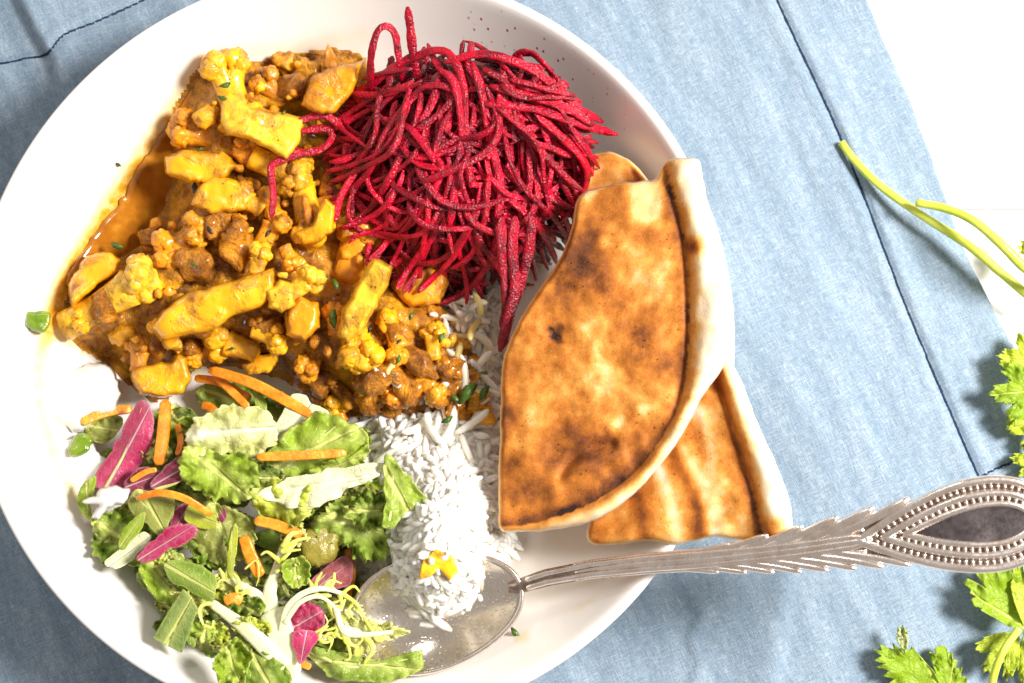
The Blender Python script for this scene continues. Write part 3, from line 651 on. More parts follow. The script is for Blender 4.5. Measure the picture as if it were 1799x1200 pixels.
# ------------------------------------------------------------------ yogurt
def yog(outline, label, thick, edge, dz=0.0, jit=2, tilt=(0, 0)):
    chunk('yogurt_dollop', label, 'yogurt', outline, thick, MYOG, (1, 1, 1, 1), dz, edge, jit=jit*5, n=90, nr=12, tilt=tilt, sink=0.0)
yog([(76, 700), (82, 660), (108, 645), (150, 640), (195, 648), (212, 685), (204, 720), (170, 745), (135, 762), (98, 748), (80, 725)], 'large white yogurt dollop against the left bowl wall', 0.013, 24, -0.004)
yog([(88, 785), (120, 770), (150, 775), (185, 800), (192, 830), (170, 855), (150, 872), (125, 855), (100, 820)], 'flat white yogurt smear below the large dollop', 0.008, 18, -0.003)
yog([(150, 882), (175, 862), (200, 850), (225, 860), (222, 884), (190, 892), (172, 918), (164, 905), (170, 888)], 'small two pronged white yogurt drip on the green leaf', 0.006, 9, 0.008)
# ------------------------------------------------------------------ rice
def grain_mesh(seed):
    r = np.random.default_rng(seed); L = r.uniform(0.0100, 0.0165); n = 9; t = np.linspace(-1, 1, n); b = r.uniform(-0.17, 0.17); b2 = r.uniform(-.1, .1)
    pts = np.stack([t*L/2, b*L*(t*t-0.4), b2*L*(t*t-.4)], 1)
    rad = r.uniform(0.00120, 0.00140)*np.sqrt(np.clip(1-np.abs(t)**6*0.80, 0, 1)); return tube(pts, rad, 8, rough=0.05)
rice_protos = [grain_mesh(k) for k in range(10)]
rice_me = []
for v_, f_ in rice_protos:
    me = bpy.data.meshes.new('rice_grain'); me.from_pydata(v_.tolist(), [], f_); me.polygons.foreach_set('use_smooth', [True]*len(me.polygons)); bm_ = bmesh.new(); bm_.from_mesh(me); bmesh.ops.recalc_face_normals(bm_, faces=bm_.faces); bm_.to_mesh(me); bm_.free(); me.materials.append(MRICE); rice_me.append(me)
def rice_spots(n, lo, hi, heap):
    out = []
    while len(out) < n:
        if rng.uniform() < heap: u, v = rng.normal(782, 66), rng.normal(905, 78)
        else: u, v = rng.uniform(620, 905), rng.uniform(490, 1085)
        if sdist(np.array([u]), np.array([v]), RICE)[0] < 2: continue
        if v < 690 and u < 790-(v-500)*0.1+0 and v > 560: continue
        out.append((u, v, rng.uniform(lo, hi)))
    return out
def rice_rots(us, vs2):
    us = np.array(us); vs2 = np.array(vs2); e = 7.0
    def W3(a, b): return P(a, b, Hfood(a, b))
    tx = W3(us+e, vs2)-W3(us-e, vs2); ty = W3(us, vs2-e)-W3(us, vs2+e); out = []
    for a, b in zip(tx, ty):
        n = np.cross(a, b); n /= np.linalg.norm(n)+1e-12; n = n+np.array([0, 0, 0.35]); n /= np.linalg.norm(n)
        x = a-n*(a@n); x /= np.linalg.norm(x)+1e-12; y = np.cross(n, x)
        F3 = Matrix([[x[i], y[i], n[i]] for i in range(3)])
        out.append(F3 @ Matrix.Rotation(rng.uniform(0, 6.283), 3, 'Z') @ Matrix.Rotation(rng.normal(0, 0.14), 3, 'Y') @ Matrix.Rotation(rng.uniform(0, 6.28), 3, 'X'))
    return out
bulk = []
sp_b = rice_spots(1000, -0.0010, 0.0005, 0.35); Rb = rice_rots([q[0] for q in sp_b], [q[1] for q in sp_b]); Zb = Hfood([q[0] for q in sp_b], [q[1] for q in sp_b])
for (u, v, dz), R_, z_ in zip(sp_b, Rb, Zb):
    gv, gf = rice_protos[rng.integers(10)]; bulk.append((gv@np.array(R_).T+P(u, v, z_+dz), gf))
st_ = 9.0; gu, gv_ = np.meshgrid(np.arange(620, 916, st_), np.arange(486, 1095, st_)); nu_ = gu.shape[1]; gu = gu.ravel(); gv_ = gv_.ravel(); sd_ = sdist(gu, gv_, RICE)
zz_ = np.where(sd_ > 0, Hfood(gu, gv_)-0.0012, Hb(gu, gv_)-0.001); id_ = np.where(sd_ > -10)[0]; mp_ = -np.ones(len(gu), int); mp_[id_] = np.arange(len(id_))
fs_ = [[mp_[q] for q in (k, k+1, k+1+nu_, k+nu_)] for k in range(len(gu)-nu_-1) if (k+1) % nu_ and all(mp_[q] >= 0 for q in (k, k+1, k+1+nu_, k+nu_))]
bulk.append((P(gu[id_], gv_[id_], zz_[id_]), fs_))  # smooth white bed added under the grains, keeps gaps from going dark
bv, bf = join(bulk)
tag(make('rice', bv, bf, MRICE, color=(1.0, 0.97, 0.90, 1)), 'mass of boiled rice grains lying under the loose top grains', 'rice', kind='stuff')
spots = rice_spots(235, 0.0, 0.0018, 0.62)
spots += [(u, v, 0.002) for u, v in [(660, 1020), (640, 990), (690, 1040), (720, 1060), (745, 1075), (700, 1055), (830, 1040), (815, 1060), (850, 1010), (870, 985), (790, 1060), (670, 985), (760, 1085), (740, 1100), (865, 960), (890, 940), (655, 1000), (880, 905)]]
spots += [(u, v, 0.0045) for u, v in [(690, 670), (700, 690), (815, 665), (845, 640), (850, 660), (735, 745), (760, 755), (790, 748), (830, 742), (680, 650), (812, 590), (790, 560), (835, 575), (850, 600), (865, 620), (825, 530), (842, 545)]]
Rs_ = rice_rots([q[0] for q in spots], [q[1] for q in spots])
for i, (u, v, dz) in enumerate(spots):
    o = bpy.data.objects.new('rice_grain', rice_me[rng.integers(10)]); COL.objects.link(o)
    z = H1(u, v)+dz; o.location = P(u, v, z); o.rotation_euler = Rs_[i].to_euler()
    if v < 690:
        o.color = random.choice([(1, .93, .78, 1), (1, .86, .5, 1), (1, .95, .88, 1), (1, .78, .3, 1)])
        tag(o, 'rice grain stained by curry between the gravy and the bread', 'rice grain', 'stained rice grains below the beetroot')
    elif v < 800:
        o.color = random.choice([(1, .95, .86, 1), (1, .97, .9, 1)]); tag(o, 'cream rice grain lying between the gravy and the white heap', 'rice grain', 'rice grains under the gravy edge')
    elif v > 985:
        o.color = (1, 1, 1, 1); tag(o, 'rice grain spilling from the heap into the spoon', 'rice grain', 'rice grains in the spoon')
    else:
        o.color = (1.0, 0.98, 0.93, 1); tag(o, 'white rice grain on the bright heap beside the salad', 'rice grain', 'rice grains on the bright heap')

# ------------------------------------------------------------------ beetroot
def strand_path(u, v, ang, L, layer, curl, n=24, tail=0.0):
    pts = []; a = ang; st = L/(n-1); o = random.uniform(0, 90)
    for i in range(n):
        t = i/(n-1); pts.append((u, v))
        a += curl*st/100.0+0.22*nz((t*3.1, 0, 0), 1, o)
        u += math.cos(a)*st; v += math.sin(a)*st
    p = np.array(pts); z = Hfood(p[:, 0], p[:, 1]); zs = z.copy()
    for _ in range(6): zs = np.maximum(z, np.convolve(np.pad(zs, 2, mode='edge'), np.ones(5)/5, 'valid'))
    t = np.linspace(0, 1, n); zz = zs+layer+0.004*np.sin(math.pi*t)*random.uniform(0, 1)+0.0012*np.array([nz((x*5, 2, 0), 1, o) for x in t])
    return P(p[:, 0], p[:, 1], zz), p
def strand_geo(X, r=0.00125, seg=7):
    n = len(X); t = np.linspace(0, 1, n)
    rad = r*np.clip(np.minimum(t, 1-t)*9+0.35, 0, 1)*(1+0.18*np.array([nz((x*6, 0, 0), 1, X[0][0]*900) for x in t]))
    return tube(X, rad, seg, random.uniform(0.35, 0.65), 0.5, 0.12)
def beet_start():
    while True:
        a = rng.uniform(0, 6.283); r = math.sqrt(rng.uniform(0, 1))
        u, v = 800+190*r*math.cos(a), 245+175*r*math.sin(a)
        yield u, v
gen = beet_start()
def dome_dir(u, v):
    k = rng.uniform()
    if k < 0.62: return math.atan2(v-95, (u-790)*0.8)+rng.normal(0, 0.30)      # fall away from the crest
    if k < 0.85: return math.radians(rng.normal(90, 18))                          # hang straight down
    return rng.uniform(0, 6.283)
deep = []
v_, f_ = ico(4)
c0 = P(808, 275, 0.012)
dome = v_*np.array([0.036, 0.036, 0.030]); dome[:, 2] = np.maximum(dome[:, 2], 0)
dome *= (1+0.10*fbm_arr(v_*3, 1.0, 3))[:, None]; deep.append((dome+c0, f_))
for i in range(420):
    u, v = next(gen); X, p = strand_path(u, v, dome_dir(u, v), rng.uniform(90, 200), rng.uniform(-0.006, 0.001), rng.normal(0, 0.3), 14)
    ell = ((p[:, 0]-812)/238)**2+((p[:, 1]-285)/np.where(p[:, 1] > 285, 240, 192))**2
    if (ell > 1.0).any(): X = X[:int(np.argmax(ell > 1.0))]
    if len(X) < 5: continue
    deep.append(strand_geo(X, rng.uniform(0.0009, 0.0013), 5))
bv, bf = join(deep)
tag(make('shredded_beetroot', bv, bf, MBEET, color=(0.30, 0.25, 0.35, 1)), 'shade tinted tangle of beetroot shreds packed inside the heap', 'beetroot', kind='stuff')  # shade of the gaps put into the colour, inner shreds tinted darker
def beet(X, label, group=None, r=0.00125, bright=1.0):
    V, F = strand_geo(X, r)
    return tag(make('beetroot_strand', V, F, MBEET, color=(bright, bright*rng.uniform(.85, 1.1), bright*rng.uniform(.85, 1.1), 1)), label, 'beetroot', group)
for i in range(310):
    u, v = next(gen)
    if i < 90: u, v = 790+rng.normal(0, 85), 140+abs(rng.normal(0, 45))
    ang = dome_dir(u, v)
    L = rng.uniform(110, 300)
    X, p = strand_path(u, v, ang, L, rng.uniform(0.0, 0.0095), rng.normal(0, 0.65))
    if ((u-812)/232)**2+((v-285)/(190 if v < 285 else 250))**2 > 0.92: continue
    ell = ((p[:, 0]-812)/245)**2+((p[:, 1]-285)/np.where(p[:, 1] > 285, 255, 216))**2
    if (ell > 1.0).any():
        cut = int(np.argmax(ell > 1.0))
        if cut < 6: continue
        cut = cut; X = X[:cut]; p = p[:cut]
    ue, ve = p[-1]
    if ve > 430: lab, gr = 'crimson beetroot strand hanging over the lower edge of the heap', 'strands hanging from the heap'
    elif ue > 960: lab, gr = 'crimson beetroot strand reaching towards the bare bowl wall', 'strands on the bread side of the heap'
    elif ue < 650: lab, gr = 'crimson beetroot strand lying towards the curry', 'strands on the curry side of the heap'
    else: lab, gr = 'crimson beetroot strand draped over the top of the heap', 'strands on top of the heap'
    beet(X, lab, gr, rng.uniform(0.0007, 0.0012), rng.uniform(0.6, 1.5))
def beet_px(pts, label, dz=None, r=0.00125, zs=None, bright=1.0):
    q = catmull([(a, b) for a, b in pts], 34)
    if zs is None: z = Hfood(q[:, 0], q[:, 1])+dz
    else: z = np.interp(np.linspace(0, 1, 34), np.linspace(0, 1, len(zs)), zs)
    return beet(P(q[:, 0], q[:, 1], z), label, None, r, bright)
beet_px([(610, 235), (575, 205), (535, 210), (490, 240), (500, 258), (530, 268), (565, 262), (584, 240), (570, 226), (520, 232)], 'stray beetroot strand curled in a loop on the curry', 0.013)
beet_px([(560, 262), (520, 274), (484, 286), (476, 300), (480, 340), (477, 384)], 'long bent beetroot strand trailing down over the curry', 0.013)
beet_px([(745, 170), (728, 110), (722, 60), (716, 12)], 'single beetroot strand standing up against the upper bowl wall', zs=[0.046, 0.053, 0.060, 0.066], r=0.0014)
beet_px([(650, 170), (652, 100), (662, 58), (677, 46), (694, 60), (702, 110), (715, 160)], 'small arched beetroot strand at the upper edge of the heap', zs=[0.042, 0.052, 0.058, 0.060, 0.058, 0.052, 0.044], r=0.0012)
beet_px([(905, 118), (908, 98), (925, 92), (945, 102), (985, 150), (1010, 190)], 'beetroot strand arching along the bare upper right bowl wall', zs=[0.050, 0.055, 0.057, 0.056, 0.054, 0.050], r=0.0013)
for i, (pts, lab) in enumerate([
    ([(905, 380), (900, 440), (905, 500), (893, 560), (878, 618)], 'longest beetroot strand pointing down to the stained rice'),
    ([(935, 380), (928, 440), (908, 520), (890, 560)], 'thick dark beetroot strand beside the longest hanging one'),
    ([(880, 380), (882, 440), (890, 520), (884, 585)], 'straight dark beetroot strand left of the longest hanging one')]):
    beet_px(pts, lab, zs=[0.052, 0.050, 0.046, 0.042, 0.038], r=0.0017, bright=0.75)
for pts, lab in [([(840, 180), (930, 190), (1010, 215), (1085, 237)], 'beetroot strand poking furthest over the flatbread'),
                 ([(860, 150), (950, 175), (1020, 195), (1060, 215)], 'beetroot strand running along the bowl wall to the flatbread'),
                 ([(780, 110), (850, 95), (930, 120), (1000, 175), (1045, 225)], 'beetroot strand sweeping over the right shoulder of the heap'),
                 ([(730, 95), (690, 120), (650, 150), (590, 175), (570, 150)], 'beetroot strand with split end touching the amber potato'),
                 ([(700, 110), (770, 88), (800, 110), (815, 160), (818, 240), (826, 330)], 'bright beetroot strand bent over the crest of the heap'),
                 ([(770, 120), (800, 150), (812, 230), (800, 320), (790, 400)], 'bright straight beetroot strand down the middle of the heap'),
                 ([(830, 110), (848, 170), (862, 250), (880, 330), (870, 400)], 'bright beetroot strand falling right of the heap middle'),
                 ([(940, 200), (985, 240), (1028, 290), (1022, 345), (985, 390)], 'curved beetroot strand closing the right side of the heap'),
                 ([(610, 235), (608, 310), (640, 370), (690, 400), (720, 380)], 'curved beetroot strand closing the lower left of the heap'),
                 ([(690, 330), (680, 375), (710, 400), (745, 360), (775, 300), (760, 270)], 'beetroot strand curled in a hook on the front of the heap'),
                 ([(655, 235), (690, 265), (745, 275), (790, 262)], 'pale beetroot strand lying across the strands of the heap')]:
    beet_px(pts, lab, 0.009, 0.0014, bright=1.25)

# ------------------------------------------------------------------ flatbread
def bread(name, label, outline, zb, toastf, liftf, thick, edge, center, n=260, nr=52):
    offs = [0.0]
    V, F, (U, Vv, d, m, inner) = pad(outline, zb, thick, edge, n, nr, center, 0.5, 2.0, liftf)
    X = np.stack([U, Vv, np.zeros(len(U))], 1)
    t = toastf(U, Vv, d, X); tt = np.concatenate([t, np.full(inner, 0.25)])
    o = make(name, V, F, MBREAD, attrs={'toast': np.clip(tt, 0, 1.1)}); return tag(o, label, 'flatbread')
CL = catmull([(1166, 280), (1178, 330), (1198, 400), (1208, 480), (1210, 560), (1207, 640), (1196, 700), (1165, 765), (1120, 825), (1060, 872), (1000, 900), (940, 918), (876, 927)], 70)
CLP = [(1166, 270)]+[tuple(q) for q in CL]+[(870, 1000), (1400, 1000), (1400, 270)]
def t1(U, V, d, X):
    t = 0.455+0.22*fbm_arr(X, 0.009, 4, 2.0)+0.13*fbm_arr(X, 0.035, 4, 6.0)
    t += 0.24*gs(U, V, 1010, 440, 60)+0.16*gs(U, V, 985, 520, 55)+0.30*gs(U, V, 893, 735, 30)+0.22*gs(U, V, 1010, 790, 45)+0.16*gs(U, V, 1130, 800, 60)
    t += 0.18*gs(U, V, 930, 860, 60)+0.14*gs(U, V, 1120, 600, 60)+(0.75*gs(U, V, 974, 588, 9)+0.6*gs(U, V, 984, 598, 6)+0.5*gs(U, V, 968, 578, 5)+0.35*gs(U, V, 983, 578, 16))*(0.75+0.6*fbm_arr(X, 0.09, 2, 4.0))
    t += 0.55*gs(U, V, 1000, 905, 22)*smoothstep(880, 900, V)
    t -= 0.62*np.exp(-((U-1135)/30)**4)*(1-smoothstep(360, 410, V))+0.45*gs(U, V, 1036, 338, 16)+0.35*gs(U, V, 1088, 742, 15)+0.35*gs(U, V, 1130, 722, 12)
    t = np.maximum(t, 0.17); t -= 0.22*gs(U, V, 1040, 560, 26)+0.18*gs(U, V, 930, 745, 24)+0.15*gs(U, V, 1110, 470, 45)+0.2*gs(U, V, 1062, 425, 10)
    out = inside(U, V, CLP); dc = dist_poly(U, V, CL, False)
    t += 0.26*np.exp(-(dc/14)**2)*np.where(out, 0, 1)
    strip = 0.36*np.exp(-(dc/15)**2)+0.05+0.10*fbm_arr(X, 0.03, 3, 3.0)+0.5*gs(U, V, 1218, 432, 16)
    t = np.where(out, strip, t)
    t = t*smoothstep(0, 5, d)*1.0+0.05
    return t
def l1(U, V, d):
    out = inside(U, V, CLP); dc = dist_poly(U, V, CL, False); w_ = dc/(dc+d+1e-6)
    z = np.where(out, 0.0036*np.sin(math.pi*np.clip(w_, 0, 1))**0.8*smoothstep(6, 45, dc+d), 0)
    z -= 0.0016*np.exp(-(dc/6.0)**2)*(1-smoothstep(640, 760, V))
    X = np.stack([U, V, np.zeros(len(U))], 1)
    z += 0.0016*fbm_arr(X, 0.012, 3, 4.0)+0.00025*fbm_arr(X, 0.05, 2, 8.0)
    fold = catmull([(985, 840), (1005, 810), (1030, 790), (1075, 782)], 24); df = dist_poly(U, V, fold, False); z -= 0.0022*np.exp(-(df/9.0)**2)
    f2 = catmull([(975, 855), (1000, 835), (1060, 805), (1090, 800)], 24); d2 = dist_poly(U, V, f2, False); z += 0.0018*np.exp(-(d2/15.0)**2)
    z -= 0.0008*gs(U, V, 976, 590, 12)
    return z
B1 = [(1028, 336), (1050, 330), (1085, 322), (1130, 318), (1150, 314), (1160, 296), (1172, 282), (1200, 277), (1228, 282), (1234, 310), (1246, 370), (1258, 430), (1272, 480), (1280, 540), (1282, 600), (1268, 650), (1236, 694), (1206, 750), (1170, 806), (1120, 862), (1072, 900), (1020, 922), (960, 932), (900, 934), (878, 928), (876, 860), (878, 780), (880, 700), (884, 630), (910, 568), (945, 510), (985, 450), (1004, 400), (1012, 355)]
def zb1(U, V): return 0.0425+0.024*np.clip((U-880)/400, -0.1, 1.1)+0.003*smoothstep(800, 930, V)*0-0.002*smoothstep(600, 300, V)*0
bread('flatbread_piece', 'upper quarter of charred flatbread with torn top and thick pale rim', B1, zb1, t1, l1, 0.0045, 10, (1075, 640))
CL2 = catmull([(1090, 260), (1150, 380), (1220, 560), (1262, 672), (1290, 760), (1318, 850), (1338, 940), (1345, 980)], 50)
CLP2 = [tuple(q) for q in CL2]+[(1500, 1000), (1500, 200)]
def t2(U, V, d, X):
    dc = dist_poly(U, V, CL2, False); out = inside(U, V, CLP2)
    t = 0.36+0.24*fbm_arr(X, 0.013, 4, 12.0)+0.10*fbm_arr(X, 0.05, 2, 16.0)
    for (ln, a, wd) in [([(1160, 760), (1195, 820), (1222, 880), (1232, 950)], 0.34, 11), ([(1105, 840), (1125, 890), (1132, 945)], 0.25, 13), ([(1045, 900), (1100, 935)], 0.15, 25)]:
        t += a*np.exp(-(dist_poly(U, V, catmull(ln, 20), False)/wd)**2)
    for (ln, a, wd) in [([(1200, 800), (1245, 870), (1262, 950)], 0.22, 18), ([(1145, 800), (1175, 870), (1190, 950)], 0.26, 13), ([(1225, 720), (1250, 790)], 0.2, 16)]:
        t -= a*np.exp(-(dist_poly(U, V, catmull(ln, 20), False)/wd)**2)
    t += 0.40*np.exp(-(dc/13)**2)*np.where(out, 0.0, 1)*(0.55+0.75*smoothstep(780, 920, V))
    strip = 0.52*np.exp(-(dc/16)**2)+0.03+0.07*fbm_arr(X, 0.03, 3, 3.0)+0.32*gs(U, V, 1358, 930, 20)
    t = np.where(out, strip, t)
    return t*smoothstep(0, 6, d)+0.05
def l2(U, V, d):
    out = inside(U, V, CLP2); dc = dist_poly(U, V, CL2, False); w_ = dc/(dc+d+1e-6)
    X = np.stack([U, V, np.zeros(len(U))], 1)
    z = np.where(out, 0.0034*np.sin(math.pi*np.clip(w_, 0, 1))**0.8*smoothstep(6, 40, dc+d), 0)-0.0014*np.exp(-(dc/6.0)**2)
    return z+0.0013*fbm_arr(X, 0.014, 3, 24.0)
B2 = [(1020, 285), (1060, 266), (1095, 276), (1130, 305), (1175, 380), (1225, 510), (1262, 610), (1286, 640), (1304, 672), (1332, 745), (1362, 810), (1384, 868), (1391, 905), (1390, 948), (1345, 956), (1300, 950), (1250, 944), (1215, 952), (1180, 958), (1140, 950), (1095, 956), (1045, 956), (1030, 938), (1040, 880), (1030, 700), (1010, 500), (1005, 380)]
def zb2(U, V): return 0.0345+0.022*np.clip((U-1030)/250, -0.1, 1.6)+0.004*smoothstep(800, 950, V)
bread('flatbread_piece', 'lower striped flatbread piece with pale rim, leaning over the bowl edge', B2, zb2, t2, l2, 0.0045, 10, (1150, 640))

# ------------------------------------------------------------------ spoon
SPC = [(905, 1032), (960, 1015), (1040, 1000), (1140, 990), (1250, 982), (1400, 966), (1500, 952), (1600, 938), (1700, 925), (1800, 914), (1850, 908)]
SPZ = [0.0425, 0.0455, 0.0505, 0.0585, 0.0675, 0.078, 0.0845, 0.090, 0.0945, 0.097, 0.0975]
spoon = empty('spoon', P(770, 1075, 0.02), 'ornate silver spoon with teardrop handle resting in the bowl', 'spoon')
def hc(u): return np.interp(u, [p[0] for p in SPC], [p[1] for p in SPC])
def hz(u): return np.interp(u, [p[0] for p in SPC], SPZ)
def sp_pt(u, off, dz=0.0): # off in px across the handle
    u = np.asarray(u, float); off = np.asarray(off, float); return P(u+off*0.13, hc(u)+off, hz(u)+dz)
def build_spoon():
    # bowl of the spoon
    T = P(622, 1114, 0.0375); N = P(915, 1030, 0.0425); ax = N-T; L = np.linalg.norm(ax); ax /= L
    side = np.cross([0, 0, 1], ax); side /= np.linalg.norm(side); nrm = np.cross(ax, side)
    n = 120; a = np.linspace(0, 2*math.pi, n, endpoint=False)
    s = 0.5+0.5*np.cos(a); wv = 0.0178*np.sign(np.sin(a))*np.abs(np.sin(a))**0.92*(1-0.14*np.cos(a))
    out = np.stack([s*L, wv], 1); uv, F, S = rings(out, (0.46*L, 0), 16)
    dep = 0.0085*(1-S**2.2)
    top = T+np.outer(uv[:, 0], ax)+np.outer(uv[:, 1], side)-np.outer(dep, nrm)
    bot = top-nrm*0.0011
    m = len(top); FF = F+[tuple(i+m for i in f[::-1]) for f in F]
    e = m-n; FF += [(e+k, e+(k+1) % n, m+e+(k+1) % n, m+e+k) for k in range(n)]
    make('spoon_bowl', np.vstack([top, bot]), FF, MSPB, spoon)
    lip = np.vstack([top[e:], top[e:e+2]]); lv, lf = tube(lip, 0.00075, 6); make('lip', lv, lf, MMET, spoon)
    # handle slab
    ut = np.concatenate([np.linspace(893, 1520, 90), np.linspace(1526, 1848, 70)])
    hw = np.interp(ut, [893, 915, 950, 1040, 1200, 1400, 1500, 1530], [9, 13, 15, 16, 18, 27, 34, 34])
    xx = np.arccos(np.clip(1-2*(ut-1500)/(1850-1500), -1, 1)); tf = np.sin(xx)*np.sin(xx/2)**1.1; hw = np.maximum(np.where(ut < 1560, hw, 3), 82*tf/0.7698*np.where(ut > 1500, 1, 0))
    sv = np.linspace(-1, 1, 21); V = []; nn = len(sv)
    for u_, h_ in zip(ut, hw):
        k = float(smoothstep(1500, 1570, u_))
        g = 0.0011*np.cos(np.pi*sv/2)*(1-k)+0.0008*(np.abs(sv)**5)*k   # crowned shank, dished end
        V.append(sp_pt(np.full(nn, u_), sv*h_, g-0.0006))
    for u_, h_ in zip(ut, hw): V.append(sp_pt(np.full(nn, u_), sv*h_*0.97, -0.0022))
    V = np.vstack(V); r = len(ut); F = []
    for i in range(r-1):
        for j in range(nn-1):
            q = (i*nn+j, i*nn+j+1, (i+1)*nn+j+1, (i+1)*nn+j); F.append(q); F.append(tuple(x+r*nn for x in q[::-1]))
        for j in (0, nn-1): F.append((i*nn+j, (i+1)*nn+j, (i+1)*nn+j+r*nn, i*nn+j+r*nn))
    for i in (0, r-1): F += [(i*nn+j, i*nn+j+1, i*nn+j+1+r*nn, i*nn+j+r*nn) for j in range(nn-1)]
    handle = make('handle', V, F, MMETB, spoon)
    # ridges along the shank
    def ridge(name, us, offs, rad, dz, mat=MMET, seg=12, flat=1.1):
        v, f = tube(sp_pt(us, offs, dz), rad, seg, flat); return make(name, v, f, mat, spoon)
    us = np.linspace(925, 1528, 70)
    w_ = np.interp(us, [925, 1040, 1200, 1500, 1528], [7, 9, 10, 9, 3])
    ridge('ridge', us, -w_, 0.00095, 0.0003); ridge('ridge', us, w_, 0.00095, 0.0003)
    us = np.linspace(1010, 1520, 60); ridge('ridge', us, us*0, np.interp(us, [1010, 1100, 1520], [0.0004, 0.0010, 0.0011]), 0.0003)
    w2 = np.interp(us, [1010, 1200, 1520], [13, 16, 18]); ridge('ridge', us, -w2, 0.00060, -0.0001); ridge('ridge', us, w2, 0.00060, -0.0001)
    # feather fronds
    def frond(u0, o0, u1, o1, rad):
        t = np.linspace(0, 1, 14); us = u0+(u1-u0)*t; of = o0+(o1-o0)*(t**1.35)
        r = rad*np.minimum(1, np.sin(np.pi*np.clip(t*0.90+0.04, 0, 1))*1.6)**0.6
        v, f = tube(sp_pt(us, of, 0.0), r, 10, 0.9); fr = make('frond', v, f, MMET, spoon)
    for k in range(8):
        t = k/7; u0 = 1190+265*t; ln = 70+68*t; w0 = 22
        frond(u0, w0-8, u0+ln, 24+30*t**0.8, 0.0008+0.0004*t)
    for k in range(6):
        t = k/5; u0 = 1215+240*t; ln = 75+75*t; frond(u0, -14, u0+ln, -22-40*t**0.9, 0.0009+0.0006*t)
    # teardrop rims, beads and dark centre
    uu = np.linspace(1528, 1846, 90)
    H = lambda u: np.interp(u, [1525, 1560, 1600, 1650, 1700, 1740, 1780, 1810, 1832, 1845, 1848], [26, 45, 62, 75, 81, 81, 74, 60, 40, 18, 4])
    def loop(inset, u0, u1):
        t_ = np.linspace(0, 2*math.pi, 140, endpoint=False); f_ = np.sin(t_)*np.abs(np.sin(t_/2))**1.1
        return np.stack([u0+(u1-u0)*(1-np.cos(t_))/2, (81-inset)*f_/np.abs(f_).max()], 1)
    def looptube(name, q, rad, dz, mat=MMET):
        q = np.vstack([q, q[:2]]); v, f = tube(sp_pt(q[:, 0], q[:, 1], dz), rad, 8, 0.8); make(name, v, f, mat, spoon)
    looptube('outer_rim', loop(4, 1508, 1847), 0.0013, 0.0004)
    looptube('inner_rim', loop(27, 1552, 1828), 0.0011, 0.0003)
    looptube('centre_rim', loop(46, 1590, 1812), 0.0010, 0.0002)
    for inset, u0, u1, nb, rb in ((15.5, 1530, 1838, 58, 0.00058), (36.5, 1571, 1820, 44, 0.00058)):
        q = catmull(loop(inset, u0, u1), nb, True); bv = []
        sv_, sf_ = ico(2)
        for a_ in q: bv.append((sv_*rb+sp_pt(a_[0], a_[1], 0.0001), sf_))
        v, f = join(bv); make('beading', v, f, MMET, spoon)
    q = catmull(loop(49, 1597, 1808), 80, True); uv, F, S = rings(q, (1735, 0), 8)
    v = sp_pt(uv[:, 0], uv[:, 1], 0.0001-0.0004*(1-S**2)); make('centre_plate', v, F, MMETD, spoon)  # dark room reflection, along with tarnish, put into the plate colour
build_spoon()
